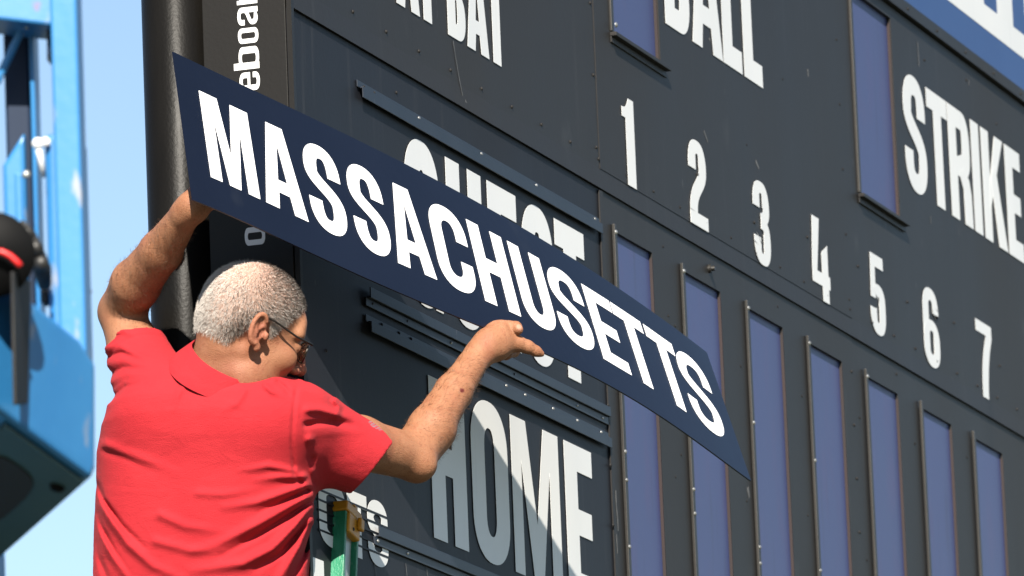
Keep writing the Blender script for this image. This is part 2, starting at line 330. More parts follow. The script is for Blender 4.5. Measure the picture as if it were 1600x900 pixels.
bright, dull = MB(), MB()
def slot(x0, x1, z0, z1, top_pin=True, sill=False):
    o = part(MB().box(x0 - .004, x1 + .004, .0065, .030, z0 - .01, z1 + .004), 'number_slot', 'blue')
    def sub(mb, n, m, **k):
        c = mb.build(n, M[m], None, **k); c.parent = o; c.matrix_parent_inverse = Matrix.Translation((0, 0, 0)) @ o.matrix_parent_inverse.inverted() @ Matrix.Translation((0, 0, 4.4))
        c.matrix_parent_inverse = Matrix.Identity(4); return c
    sub(MB().box(x1 - .0018, x1 + .0012, -.0010, .0060, z0 + .002, z1 - .012), 'red_edge', 'red')
    g = MB().box(x0 - .026, x0 - .015, -.0095, -.0022, z0, z1 + .012).box(x0 - .0145, x0 - .003, -.0075, -.0022, z0, z1 - .002)
    sub(g, 'guide_rail', 'rail', bevel=.0015)
    if sill:
        sub(MB().box(x0 - .030, x1 + .030, -.020, -.0048, z0 - .012, z0 - .003).box(x0 - .03, x1 + .03, -.0085, -.0050, z0 - .026, z0 - .0125), 'sill', 'panel', bevel=.001)
    return o
for i, s in enumerate(slots):
    slot(*s)
    if i < 5:
        bright.dome((s[0] - .020, -.0095, .405), (0, -1, 0), .0055, .8)
        for z in ([-.07, -.125, -.29, -.46, -.63] if i < 2 else [.12, -.13, -.20, -.40, -.6]) if i < 4 else []:
            bright.dome((s[0] - .020, -.0095, z + random.uniform(-.02, .02)), (0, -1, 0), .0052, .8)
    for z in np.arange(.3, -1.2, -.33): dull.dome((s[0] - .075 if i else s[1] + .1, -.001, z + random.uniform(-.05, .05)), (0, -1, 0), .0035, .6)
slot(*ball, sill=True); slot(*strike, sill=True)
bright.dome((ball[0] - .026, -.018, .872), (0, -1, 0), .0065, .8)

# holding channels for the team-name boards
def channel(x0, x1, z, up):
    if up: mb = MB().box(x0, x1, -.0035, -.0012, z + .004, z + .018).box(x0 + .012, x1, -.0105, -.0080, z - .016, z + .006).box(x0 + .012, x1, -.0080, -.0035, z + .003, z + .006)
    else: mb = MB().box(x0 + .012, x1, -.0110, -.0085, z - .010, z + .011).box(x0 + .012, x1, -.0085, -.0012, z - .010, z - .007).box(x0, x1, -.0050, -.0012, z - .027, z - .0105)
    return part(mb, 'channel', 'channel', bevel=.0008)
CX0, CX1 = .363, 1.872
channel(CX0, CX1, .400, True); channel(CX0, CX1, -.006, False); channel(CX0, CX1, -.068, True); channel(CX0, CX1, -.478, False)
for x in (.40, .46): dull.dome((x, -.0035, .411), (0, -1, 0), .003, .8)
for x in (.72, 1.10, 1.45, 1.84): bright.dome((x, -.0035, .411), (0, -1, 0), .0045, .8)
for x in (.40, .60, 1.25): dull.dome((x, -.005, -.024), (0, -1, 0), .0030, .6)
for x in (.86, 1.66, 1.83): bright.dome((x, -.005, -.024), (0, -1, 0), .0035, .8)
for x in (.45, .55, .62, 1.20, 1.32, 1.50, 1.66, 1.82): (bright if x > 1.1 else dull).dome((x, -.0035, -.057), (0, -1, 0), .0042, .9)
for x in (.38, .55, .9): bright.dome((x, -.005, -.496), (0, -1, 0), .004, .8)
for x in np.arange(.16, 5.6, .1915): (dull).dome((x, YU, .552), (0, -1, 0), .0042, .9)
for x in (1.872, 3.796, 5.73):
    for z in np.arange(.575, 1.4, .16): dull.dome((x, YU, z), (0, -1, 0), .0042, .9)
    for z in np.arange(.40, -1.2, -.13): dull.dome((x, -.0045 if x < 2 else -.001, z), (0, -1, 0), .0042, .9)
for x in np.arange(2.6, 5.6, .43): dull.dome((x, YU - .0012 if x < 3.8 else YU, .64 + random.uniform(-.02, .05)), (0, -1, 0), .0042, .9)
for x in np.arange(.1, 5.6, .27): dull.dome((x, -.016, 1.423), (0, -1, 0), .004, .9)
for x, z in ((.03, .25), (.03, -.08), (.14, -.16), (.02, .42), (.60, .44), (4.6, 1.33), (5.0, 1.36), (5.28, 1.30), (3.32, 1.02), (3.0, .80), (4.2, .46), (3.2, .455), (2.33, .44)): dull.dome((x, (YU if z > .5 else 0), z), (0, -1, 0), .0038, .8)
tag(part(dull, 'painted_screws', 'panel', smooth=True), kind='stuff'); tag(part(bright, 'bright_screws', 'steel', smooth=True), kind='stuff')
# scuffs and drip marks left on the sheets
def onb(px, py, y):
    v = FWD + RGT * (px - 800) / FPX - UPV * (py - 450) / FPX; return CAM + v * ((y - CAM[1]) / v[1])
marks = MB()
def mark(pts, w, y):
    q = [onb(a, b, y) for a, b in pts]
    for a, b in zip(q[:-1], q[1:]):
        n = np.array([b[2] - a[2], 0, a[0] - b[0]]); n /= np.linalg.norm(n) + 1e-9; n *= w * random.uniform(.6, 1.2)
        e = np.array([0, -.0003, 0]); marks.hexa([tuple(a - n), tuple(a + n), tuple(b + n * .7), tuple(b - n * .7)], [tuple(p + e) for p in (a - n, a + n, b + n * .7, b - n * .7)])
for pts, w in (([(708, 64), (712, 90), (718, 125), (723, 150)], .0022), ([(1434, 66), (1435, 86), (1436, 104)], .0020), ([(1262, 108), (1263, 120)], .0040), ([(1108, 60), (1110, 64)], .004), ([(1181, 252), (1186, 264)], .0045), ([(1514, 126), (1514, 134)], .003), ([(1454, 338), (1455, 350)], .002), ([(1100, 205), (1106, 222)], .0035), ([(727, 158), (731, 166)], .003)): mark(pts, w, YU - .0014)
for pts, w in (([(662, 512), (700, 532), (735, 549)], .0008), ([(896, 634), (930, 650)], .0010), ([(888, 656), (905, 664), (925, 673), (942, 682)], .0012), ([(962, 766), (963, 790), (965, 810), (966, 830)], .0050), ([(963, 835), (965, 865)], .0030), ([(608, 850), (680, 885)], .0008), ([(583, 861), (585, 880), (588, 900)], .0016), ([(1168, 762), (1171, 778)], .0075), ([(665, 868), (668, 900)], .0010), ([(634, 880), (636, 900)], .0010)): mark(pts, w, -.0046 if 955 < pts[0][0] < 970 else -.0013)
tag(part(marks, 'scuff_marks', material('grey_scuff', (.050, .051, .052), (.09, .09, .09), .7, (40, 40, 40))), kind='stuff')
knob = MB().tube([(2.668, -.001, .450), (2.668, -.008, .450)], .010, 14).tube([(2.668, -.008, .450), (2.668, -.016, .450)], [.0065, .0055], 12)
part(knob, 'knob', 'rail')

def put(ch, x0, x1, z0, z1, y, S=.25, T=.17, mat='white', name='letter'):
    H = z1 - z0; w = (x1 - x0) / H
    me = letter_mesh(glyph(ch, w, S, T), lambda x, yy, h: (x0 + x * H, y - .0012 - h, z0 + yy * H), .0004, name)
    return adopt(link(name, me, M[mat]))
for ch, a, b in (('G', .624, .831), ('U', .876, 1.093), ('E', 1.132, 1.314), ('S', 1.345, 1.548), ('T', 1.564, 1.760)): put(ch, a, b, .030, .363, -.0002)
for ch, a, b in (('H', .721, .931), ('O', .968, 1.194), ('M', 1.220, 1.526), ('E', 1.566, 1.749)): put(ch, a, b, -.440, -.112, -.0002)
for ch, a, b in (('S', 4.369, 4.567), ('T', 4.590, 4.780), ('R', 4.786, 4.985), ('I', 5.006, 5.082), ('K', 5.105, 5.318), ('E', 5.338, 5.488)): put(ch, a, b, .965, 1.259, YU - .0002, .25 if ch != 'I' else .26)
for ch, a, b in (('B', 2.407, 2.592), ('A', 2.607, 2.838), ('L', 2.843, 2.988), ('L', 3.004, 3.148)): put(ch, a, b, .963, 1.258, YU - .0014)
for ch, a, b in (('A', .608, .746), ('T', .742, .846), ('B', .917, 1.028), ('A', 1.036, 1.172), ('T', 1.172, 1.276)): put(ch, a, b, .625, .815, YU - .0002, .26)
for i, (ch, a, b, s_) in enumerate((('1', 2.055, 2.139, .30), ('2', 2.530, 2.662, .28), ('3', 3.020, 3.148, .27), ('4', 3.486, 3.632, .26), ('5', 3.980, 4.110, .27), ('6', 4.455, 4.598, .27), ('7', 4.955, 5.105, .27))):
    put(ch, a, b, .532, .729, YU - (.0014 if a < 3.8 else .0002), s_, .155, name='digit')
# striped three-letter emblem below the home row
for ch, a, b in (('O', .064, .210), ('T', .222, .331), ('S', .334, .448)): put(ch, a, b, -.543, -.416, -.0002, .33 if ch != 'S' else .28, .22)
stripes = MB()
for k in range(5):
    z = -.441 - k * .0195; stripes.box(.058, .452, -.0024, -.0013, z - .0021, z + .0021)
part(stripes, 'emblem_stripes', 'slate')
part(MB().box(.012, .075, -.0035, -.0008, -.80, -.578), 'white_plate', 'white')
# text running up the end panel (top of the letters towards the post)
def put_end(ch, za, zb, S=.30):
    y0, y1 = .062, .114                       # baseline and ascender
    H = y1 - y0; w = (zb - za) / H
    me = letter_mesh(glyph(ch, w, S * w, .15), lambda x, yy, h: (-.0062 - h, y0 + yy * H, za + x * H), .0004, 'letter')
    return adopt(link('letter', me, M['white']))
for ch, a, b in (('o', .029, .064), ('e', .331, .367), ('b', .373, .417), ('o', .424, .454), ('a', .460, .495), ('r', .501, .528), ('r', .301, .326), ('o', .265, .296)): put_end(ch, a, b)

# blue banner sheet above the board
banner = empty('banner_sign', (0, 0, 1.442)); tag(banner, 'blue sign with large white lettering above the scoreboard, cut off at top right', 'sign')
def bpart(me_or_mb, name, mat):
    o = me_or_mb.build(name, M[mat]) if isinstance(me_or_mb, MB) else link(name, me_or_mb, M[mat])
    o.parent = banner; o.matrix_parent_inverse = Matrix.Translation((0, 0, -1.442)); return o
bpart(MB().box(0, XE, -.012, .05, 1.4435, 2.6), 'sheet', 'banner')
poly = [(4.55, 1.533), (6.55, 1.533), (6.55, 1.60), (5.475, 1.60), (5.475, 2.3), (5.325, 2.3), (5.318, 1.60), (5.186, 1.60), (5.17, 1.66), (5.14, 2.3), (4.55, 2.3)]
bpart(letter_mesh([[poly]], lambda x, y, h: (x, -.0122 - h, y), .0004, 'letter'), 'letter', 'white')
poly = [(5.605, 1.66), (5.70, 1.601), (6.5, 1.601), (6.5, 2.3), (5.605, 2.3)]
bpart(letter_mesh([[poly]], lambda x, y, h: (x, -.0122 - h, y), .0004, 'letter'), 'letter', 'white')

# ------------------------------------------------------------------ the name board in the man's hands
ST = np.array([[-0.36, 0.101, 0.336], [-0.173, 0.042, 0.307], [0.013, -0.013, 0.28], [0.2, -0.066, 0.254], [0.388, -0.115, 0.228], [0.576, -0.16, 0.2], [0.765, -0.203, 0.171], [0.955, -0.241, 0.14], [1.145, -0.276, 0.107], [1.337, -0.308, 0.072], [1.529, -0.336, 0.035]])
SB = np.array([[-0.434, 0.042, 0.032], [-0.246, -0.021, 0.005], [-0.057, -0.081, -0.028], [0.132, -0.138, -0.055], [0.32, -0.192, -0.076], [0.508, -0.242, -0.095], [0.697, -0.29, -0.116], [0.887, -0.333, -0.143], [1.079, -0.372, -0.176], [1.273, -0.407, -0.215], [1.467, -0.438, -0.256]])
_s = np.linspace(0, 1, 11)
_ft = [np.polyfit(_s, ST[:, k], 5) for k in range(3)]; _fb = [np.polyfit(_s, SB[:, k], 5) for k in range(3)]
def sgn(s, t):
    a = np.array([np.polyval(c, s) for c in _ft]); b = np.array([np.polyval(c, s) for c in _fb]); return a * (1 - t) + b * t
def sgn_n(s, t):
    e1 = sgn(s + .01, t) - sgn(s - .01, t); e2 = sgn(s, min(t + .02, 1)) - sgn(s, max(t - .02, 0)); n = np.cross(e1, e2); n /= np.linalg.norm(n)
    return n if n @ FWD < 0 else -n
name_board = empty('name_board', tuple(sgn(.5, 1)))
tag(name_board, 'long navy sign reading MASSACHUSETTS, slightly bent, held up by the man', 'sign')
inv = Matrix.Translation(-Vector(sgn(.5, 1)))
mb = MB(); NS, NT = 48, 8
for side in (0, 1):
    for i in range(NS + 1):
        for j in range(NT + 1):
            s, t = i / NS, j / NT; mb.v.append(tuple(sgn(s, t) - sgn_n(s, t) * (.003 if side else 0)))
W_ = (NS + 1) * (NT + 1); idx = lambda i, j, k: k * W_ + i * (NT + 1) + j
for i in range(NS):
    for j in range(NT):
        mb.f.append((idx(i, j, 0), idx(i + 1, j, 0), idx(i + 1, j + 1, 0), idx(i, j + 1, 0))); mb.f.append((idx(i, j + 1, 1), idx(i + 1, j + 1, 1), idx(i + 1, j, 1), idx(i, j, 1)))
for i in range(NS):
    for j in (0, NT): mb.f.append((idx(i, j, 0), idx(i + 1, j, 0), idx(i + 1, j, 1), idx(i, j, 1)))
for j in range(NT):
    for i in (0, NS): mb.f.append((idx(i, j, 0), idx(i, j + 1, 0), idx(i, j + 1, 1), idx(i, j, 1)))
o = mb.build('panel', M['navy'], name_board); o.matrix_parent_inverse = inv
for ch, a, b in (('M', .032, .105), ('A', .114, .179), ('S', .188, .2455), ('S', .259, .317), ('A', .323, .389), ('C', .399, .464), ('H', .474, .539), ('U', .551, .613),
                 ('S', .621, .689), ('E', .699, .756), ('T', .759, .824), ('T', .831, .895), ('S', .895, .970)):
    asp = (b - a) * 1.96 / .187; t0, t1 = .785, .196
    def fn(x, y, h, a=a, b=b, asp=asp):
        s = a + (b - a) * x / asp; t = t0 + (t1 - t0) * y; return sgn(s, t) + sgn_n(s, t) * (.0004 + h)
    S_ = {'M': .235, 'A': .215, 'H': .225, 'U': .22, 'C': .215, 'E': .22, 'T': .215, 'S': .215}[ch]
    o = link('letter', letter_mesh(glyph(ch, asp, S_, .165 if ch != 'S' else .155), fn, .0004, 'letter'), M['signwhite'], name_board); o.matrix_parent_inverse = inv

# ------------------------------------------------------------------ solid modelling with distance fields
BIG = 9.0
class Field:
    def __init__(s, lo, hi, h):
        s.lo = np.array(lo, np.float32); s.h = h; s.n = np.ceil((np.array(hi) - lo) / h).astype(int) + 1
        s.g = np.full(s.n, BIG, np.float32)
    def block(s, lo, hi):
        a = np.clip(np.floor((np.array(lo) - s.lo) / s.h).astype(int), 0, s.n - 1); b = np.clip(np.ceil((np.array(hi) - s.lo) / s.h).astype(int) + 1, 1, s.n)
        sl = tuple(slice(i, j) for i, j in zip(a, b))
        ax = [(s.lo[k] + s.h * np.arange(a[k], b[k])).astype(np.float32) for k in range(3)]
        return sl, np.stack(np.meshgrid(*ax, indexing='ij'), -1)
    def union(s, lo, hi, fn, k=.01):
        sl, P = s.block(np.array(lo) - k - .012, np.array(hi) + k + .012)
        if P.size == 0: return
        s.g[sl] = smin(s.g[sl], fn(P).astype(np.float32), k)
    def cut(s, lo, hi, fn, k=.004):
        sl, P = s.block(np.array(lo) - k - .01, np.array(hi) + k + .01)
        if P.size: s.g[sl] = -smin(-s.g[sl], fn(P).astype(np.float32), k)
    def cone(s, a, b, ra, rb, k=.01):
        a, b = np.array(a, np.float32), np.array(b, np.float32); r = max(ra, rb)
        s.union(np.minimum(a, b) - r, np.maximum(a, b) + r, lambda P: cone_d(P, a, b, ra, rb), k)
    def chain(s, pts, k=.008):
        for (p, r), (q, t) in zip(pts[:-1], pts[1:]): s.cone(p, q, r, t, k)
    def ell(s, c, R, rad, k=.012, cut=False):
        c = np.array(c, np.float32); R = np.array(R, np.float32); rad = np.array(rad, np.float32); m = float(rad.max())
        fn = lambda P: ell_d((P - c) @ R, rad)
        (s.cut if cut else s.union)(c - m, c + m, fn, k)
def smin(a, b, k):
    h = np.clip(.5 + .5 * (b - a) / k, 0, 1); return b + (a - b) * h - k * h * (1 - h)
def cone_d(P, a, b, ra, rb):
    d = b - a; t = np.clip(((P - a) @ d) / (d @ d), 0, 1); q = P - (a + t[..., None] * d)
    return np.sqrt((q * q).sum(-1)) - (ra + (rb - ra) * t)
def ell_d(p, r):
    k0 = np.sqrt(((p / r) ** 2).sum(-1)); k1 = np.sqrt(((p / (r * r)) ** 2).sum(-1)) + 1e-6
    return k0 * (k0 - 1) / k1
def surface(F, name):
    """naive surface nets"""
    g = F.g; ins = g < 0; nx, ny, nz = g.shape
    c = np.zeros((nx - 1, ny - 1, nz - 1), np.uint8)
    for i in (0, 1):
        for j in (0, 1):
            for k in (0, 1): c += ins[i:nx - 1 + i, j:ny - 1 + j, k:nz - 1 + k]
    act = (c > 0) & (c < 8); cells = np.argwhere(act); ids = np.full(act.shape, -1, np.int32); ids[act] = np.arange(len(cells))
    acc = np.zeros((len(cells), 3)); cnt = np.zeros(len(cells))
    cor = [(i, j, k) for i in (0, 1) for j in (0, 1) for k in (0, 1)]
    val = {q: g[cells[:, 0] + q[0], cells[:, 1] + q[1], cells[:, 2] + q[2]].astype(float) for q in cor}
    for p in cor:
        for ax in range(3):
            if p[ax]: continue
            q = list(p); q[ax] = 1; q = tuple(q); a, b = val[p], val[q]; m = (a < 0) != (b < 0); t = np.where(m, a / np.where(m, a - b, 1), 0)
            e = np.tile(np.array(p, float), (len(cells), 1)); e[:, ax] += t; acc[m] += e[m]; cnt[m] += 1
    V = F.lo + F.h * (cells + acc / np.maximum(cnt, 1)[:, None])
    quads = []
    for ax in range(3):
        u, w = (ax + 1) % 3, (ax + 2) % 3
        sl0 = [slice(None)] * 3; sl1 = [slice(None)] * 3; sl0[ax] = slice(0, -1); sl1[ax] = slice(1, None)
        A, B = ins[tuple(sl0)], ins[tuple(sl1)]; E = np.argwhere(A != B)
        E = E[(E[:, u] > 0) & (E[:, w] > 0) & (E[:, u] < g.shape[u] - 1) & (E[:, w] < g.shape[w] - 1)]
        fl = A[E[:, 0], E[:, 1], E[:, 2]]
        def cid(du, dw):
            q = E.copy(); q[:, u] -= du; q[:, w] -= dw; return ids[q[:, 0], q[:, 1], q[:, 2]]
        Q = np.stack([cid(1, 1), cid(0, 1), cid(0, 0), cid(1, 0)], 1); Q[~fl] = Q[~fl][:, ::-1]; quads.append(Q)
    Q = np.concatenate(quads); Q = Q[(Q >= 0).all(1)]
    me = bpy.data.meshes.new(name); me.vertices.add(len(V)); me.vertices.foreach_set('co', V.astype(np.float32).ravel())
    me.loops.add(Q.size); me.loops.foreach_set('vertex_index', Q.astype(np.int32).ravel()); me.polygons.add(len(Q))
    me.polygons.foreach_set('loop_start', np.arange(0, Q.size, 4, dtype=np.int32)); me.polygons.foreach_set('loop_total', np.full(len(Q), 4, np.int32))
    me.polygons.foreach_set('use_smooth', np.ones(len(Q), bool)); me.update(calc_edges=True); me.validate()
    return me
def relax(me, it=2, lam=.5):
    n = len(me.vertices); V = np.empty(n * 3, np.float32); me.vertices.foreach_get('co', V); V = V.reshape(-1, 3).astype(float)
    E = np.empty(len(me.edges) * 2, np.int32); me.edges.foreach_get('vertices', E); E = E.reshape(-1, 2)
    deg = np.bincount(E.ravel(), minlength=n)
    for _ in range(it):
        for l in (lam, -lam * 1.03):
            A = np.zeros_like(V)
            for k in range(3): A[:, k] = np.bincount(E[:, 0], V[E[:, 1], k], n) + np.bincount(E[:, 1], V[E[:, 0], k], n)
            V += l * (A / np.maximum(deg, 1)[:, None] - V)
    me.vertices.foreach_set('co', V.astype(np.float32).ravel()); me.update(); return V
def attr(me, name, val):
    a = me.attributes.new(name, 'FLOAT', 'POINT'); a.data.foreach_set('value', np.asarray(val, np.float32))
def sstep(a, b, x): t = np.clip((x - a) / (b - a), 0, 1); return t * t * (3 - 2 * t)

# ------------------------------------------------------------------ the man
at_world = at
def at(px, py, d): return at_world(px, py, d + .12)     # the man stands this much deeper than first laid out
feet = at(318, 1890, 13.66)
person = empty('person', tuple(feet))
tag(person, 'man in a red polo shirt and glasses, seen from behind, lifting the navy sign', 'person')
pinv = Matrix.Translation(-Vector(feet))
def ppart(o): o.parent = person; o.matrix_parent_inverse = pinv; return o

# head frame (columns: his right, forward, up)
HX = .373 * RGT - .053 * UPV - .926 * FWD; HY = .897 * RGT - .233 * UPV + .375 * FWD; HZ = .236 * RGT + .971 * UPV + .039 * FWD
_c, _t = math.cos(math.radians(6)), math.sin(math.radians(6)); HY, HZ = _c * HY - _t * HZ, _c * HZ + _t * HY
HR = np.stack([HX, HY, HZ], 1); HO = at(391, 523, 13.70); HS = 1.03
def hd(x, y, z): return HO + HS * (HR @ np.array([x, y, z]))
F = Field((-.95, -.55, -.62), (.60, .40, .12), .0028)
def he(c, rad, k=.012, cut=False, R=HR): F.ell(hd(*c), R, np.array(rad) * HS, k, cut)
def hc(pts, k=.008): F.chain([(hd(*p), r * HS) for p, r in pts], k)
# torso core and neck (under the shirt)
NECK = at(340, 590, 13.70)
SHL, SHR = at(240, 622, 13.74), at(462, 662, 13.73)
F.cone(at(315, 880, 13.74), at(325, 690, 13.74), .10, .10, .05); F.cone(SHL, SHR, .042, .040, .03); F.cone(at(325, 700, 13.74), NECK, .09, .06, .05)
# cranium, face
he((0, -.012, .048), (.0745, .0965, .083)); he((0, .030, -.02), (.060, .062, .085), .02); he((0, .034, -.075), (.049, .055, .042), .02)
he((0, -.055, .01), (.062, .05, .06), .02)
he((0, .074, .040), (.050, .016, .026), .02); he((.030, .071, .027), (.024, .014, .008), .014); he((-.030, .071, .027), (.024, .014, .008), .014)
he((0, .080, -.098), (.022, .018, .018), .015); he((0, .082, -.068), (.024, .014, .014), .01)
for s_ in (1, -1):
    he((.040 * s_, .060, -.022), (.022, .026, .024), .018); he((.036 * s_, .090, .008), (.017, .012, .012), .008, True); he((.033 * s_, .076, .006), (.013, .013, .0125), .004)
    he((.050 * s_, .005, -.075), (.018, .035, .035), .02)
    he((.014 * s_, .098, -.034), (.0095, .011, .0085), .006)
hc([((0, .088, .018), .009), ((0, .104, -.012), .0105), ((0, .114, -.028), .0125)], .009)
he((0, .095, -.058), (.022, .008, .006), .006); he((0, .093, -.071), (.020, .009, .007), .006); he((0, .101, -.0645), (.02, .006, .0022), .002, True)
for s_ in (1, -1):                                       # ears: shell, rim, lobe, hollow
    a = .30 * s_; er = HR @ np.array([[math.cos(a), -math.sin(a), 0], [math.sin(a), math.cos(a), 0], [0, 0, 1]])
    tl = math.radians(-14); er = er @ np.array([[1, 0, 0], [0, math.cos(tl), -math.sin(tl)], [0, math.sin(tl), math.cos(tl)]])
    he((.0775 * s_, -.017, .007), (.009, .0160, .029), .004, R=er)
    rim = [((.0835 + .002 * math.sin(t)) * s_, -.019 - .0140 * math.sin(t) * (1 if t < 3.3 else .8), .010 + .0275 * math.cos(t)) for t in np.linspace(-.9, 3.6, 14)]
    hc([(p, .0042) for p in rim], .003)
    he((.0845 * s_, -.009, .003), (.0075, .0085, .0125), .003, True, R=er); he((.0850 * s_, -.017, .019), (.005, .0055, .011), .003, True, R=er)
    he((.0795 * s_, -.009, -.022), (.0060, .0075, .009), .004); he((.080 * s_, .0005, .002), (.004, .005, .008), .003)
# neck
F.cone(hd(0, -.036, -.035), NECK, .056 * HS, .059, .015); F.cone(hd(0, -.015, -.07), NECK + .02 * FWD, .050, .052, .015)
F.cone(hd(.045, -.02, -.035), NECK + .035 * RGT - .02 * FWD, .014, .014, .015)
# arms
EL, WL = at(189, 488, 13.85), at(291, 333, 13.63)
ER, WR = at(641, 712, 13.95), at(749, 553, 14.175)
F.chain([(SHL, .044), (SHL + .55 * (EL - SHL), .049), (EL, .0425)], .02)
L1 = EL + .28 * (WL - EL) - .006 * RGT + .002 * UPV; L2 = EL + .62 * (WL - EL)
F.chain([(EL, .0405), (L1, .0455), (L2, .0395), (WL, .0272)], .012); F.cone(EL + .03 * FWD, L1, .03, .03, .03); F.cone(EL + .1 * (WL - EL) + .012 * RGT - .018 * FWD, EL + .72 * (WL - EL) + .008 * RGT - .012 * FWD, .016, .010, .012)
F.chain([(SHR, .042), (SHR + .55 * (ER - SHR) - .004 * UPV, .050), (ER - .002 * UPV, .0445)], .02)
R1 = ER + .27 * (WR - ER) + .004 * RGT; R2 = ER + .62 * (WR - ER)
F.chain([(ER, .0415), (R1, .0435), (R2, .0355), (WR, .0262)], .012)
F.cone(ER + .05 * (WR - ER) - .014 * RGT + .006 * UPV, ER + .62 * (WR - ER) - .016 * RGT - .012 * FWD, .022, .014, .010); F.cone(ER + .1 * (WR - ER) + .022 * RGT - .012 * FWD, ER + .7 * (WR - ER) + .012 * RGT - .010 * FWD, .018, .012, .010)
F.ell(at(662, 729, 13.935), np.eye(3), (.0205, .0205, .0205), .03); F.cone(at(652, 736, 13.95), ER + .30 * (WR - ER) + .014 * RGT - .015 * UPV, .018, .028, .02)
F.cone(WR - .004 * RGT, WR + .3 * (R2 - WR) - .004 * RGT, .020, .024, .01)
# right hand: palm under the lower edge, thumb along it, forefinger folded on the face, three fingers behind
H = lambda pts, k=.006: F.chain([(at(p[0], p[1], p[2] + (.14 if p[2] > 13.9 else -.115)), r) for p, r in pts], k)
H([((749, 553, 14.035), .0265), ((763, 537, 14.055), .029), ((777, 526, 14.075), .0285)], .012)
H([((757, 549, 14.045), .025), ((776, 541, 14.065), .0265), ((792, 536, 14.08), .0215)], .014)
H([((772, 520, 14.075), .0185), ((783, 515, 14.085), .0165), ((797, 512, 14.088), .0135)], .010)
H([((795, 512, 14.087), .0135), ((806, 511.5, 14.080), .0118), ((810, 515, 14.072), .0098)], .004)
H([((787, 537, 14.075), .0205), ((808, 537, 14.085), .0155), ((824, 542, 14.092), .0125), ((838, 549, 14.098), .0098), ((846, 553, 14.101), .0062)], .007)
H([((775, 547, 14.09), .019), ((790, 552, 14.11), .0125), ((803, 549, 14.15), .0108), ((806, 534, 14.19), .0098), ((803, 520, 14.215), .0085)], .006)
H([((770, 545, 14.10), .019), ((781, 548, 14.14), .0125), ((792, 540, 14.175), .0108), ((794, 522, 14.205), .0098), ((790, 506, 14.225), .0085)], .006)
H([((764, 540, 14.10), .018), ((768, 540, 14.145), .0125), ((777, 530, 14.18), .0106), ((778, 512, 14.205), .0098), ((773, 498, 14.225), .0085)], .006)
for (a_, b_) in (((758, 541, 14.03), (781, 512, 14.068)), ((752, 538, 14.04), (772, 511, 14.075)), ((765, 545, 14.025), (790, 520, 14.068))): H([((*a_,), .0042), ((*b_,), .0050)], .006)     # tendons
for c_ in ((784, 512, 14.070), (774, 509, 14.078)): H([((*c_,), .0085), ((c_[0] + 2, c_[1], c_[2]), .0085)], .006)                          # knuckles
# left hand: palm and fingers flat against the back of the board, thumb below it
H([((291, 333, 13.745), .027), ((302, 323, 13.735), .029), ((313, 313, 13.735), .0275)], .012)
for i, (dx, dy, l) in enumerate(((-8, -4, .9), (4, -1, 1.05), (16, 5, 1.0), (26, 13, .82))):
    b = np.array([312 + dx, 305 + dy]); u_ = np.array([9, -32]) * l
    H([((*b, 13.735), .0125), ((*(b + u_ * .8), 13.748), .0108), ((*(b + u_ * 1.45), 13.757), .0098), ((*(b + u_ * 2.0), 13.764), .0082)], .005)
H([((304, 324, 13.735), .018), ((318, 316, 13.735), .014), ((334, 306, 13.745), .0105)], .006)
body_me = surface(F, 'body'); BV = relax(body_me, 3)
q = ((BV - HO) @ HR) / HS
hl = np.interp(q[:, 1], [-.12, -.075, -.055, -.038, -.024, .000, .014, .030, .052, .072, .10], [-.020, -.032, -.036, -.006, .026, .032, .000, .026, .056, .078, .096])
hairm = sstep(-.006, .010, q[:, 2] - hl) * (np.abs(q).max(1) < .15)
hairm *= 1 - sstep(.0, .006, np.abs(q[:, 0]) - .0775)          # not on the ears
attr(body_me, 'scalp', hairm)
ruddy = np.exp(-((q - np.array([.078, -.017, .005])) ** 2).sum(1) / .03 ** 2) + .8 * np.exp(-((q - np.array([.0, .105, -.03])) ** 2).sum(1) / .03 ** 2) + .7 * np.exp(-((q - np.array([.05, -.03, -.09])) ** 2).sum(1) / .05 ** 2)
attr(body_me, 'ruddy', np.clip(ruddy, 0, 1))
mole = at(722, 610, 14.06); attr(body_me, 'mole', sstep(.0055, .0030, np.linalg.norm((BV - mole) - ((BV - mole) @ FWD)[:, None] * FWD, axis=1)) * (np.linalg.norm(BV - mole, axis=1) < .07))
tip = at(812, 510, 14.205); attr(body_me, 'nail', sstep(.0075, .0055, np.linalg.norm(BV - tip, axis=1)))

def attr_mix(nt, src, name, colour, k=1.0):
    a = nt.nodes.new('ShaderNodeAttribute'); a.attribute_name = name; mx = nt.nodes.new('ShaderNodeMix'); mx.data_type = 'RGBA'
    if k != 1:
        ml = nt.nodes.new('ShaderNodeMath'); ml.operation = 'MULTIPLY'; ml.inputs[1].default_value = k; nt.links.new(a.outputs['Fac'], ml.inputs[0]); nt.links.new(ml.outputs[0], mx.inputs[0])
    else: nt.links.new(a.outputs['Fac'], mx.inputs[0])
    nt.links.new(src, mx.inputs[6]); mx.inputs[7].default_value = (*colour, 1); return mx.outputs[2]
skin = material('tanned_skin', (.245, .112, .060), (.200, .084, .042), .58, (38, 38, 38), .35, .7, .6, 420, spots=[((.125, .038, .021), (170, 170, 170), .56, .72, .55), ((.21, .068, .042), (16, 16, 16), .55, .75, .4), ((.27, .13, .07), (24, 24, 24), .58, .75, .6)], sss=.06, spec=.25)
nt = skin.node_tree; b = nt.nodes['Principled BSDF']; src = b.inputs['Base Color'].links[0].from_socket
src = attr_mix(nt, src, 'ruddy', (.22, .062, .040), .65); src = attr_mix(nt, src, 'scalp', (.31, .195, .15)); src = attr_mix(nt, src, 'mole', (.08, .011, .010)); src = attr_mix(nt, src, 'nail', (.33, .18, .13), .7)
nt.links.new(src, b.inputs['Base Color'])
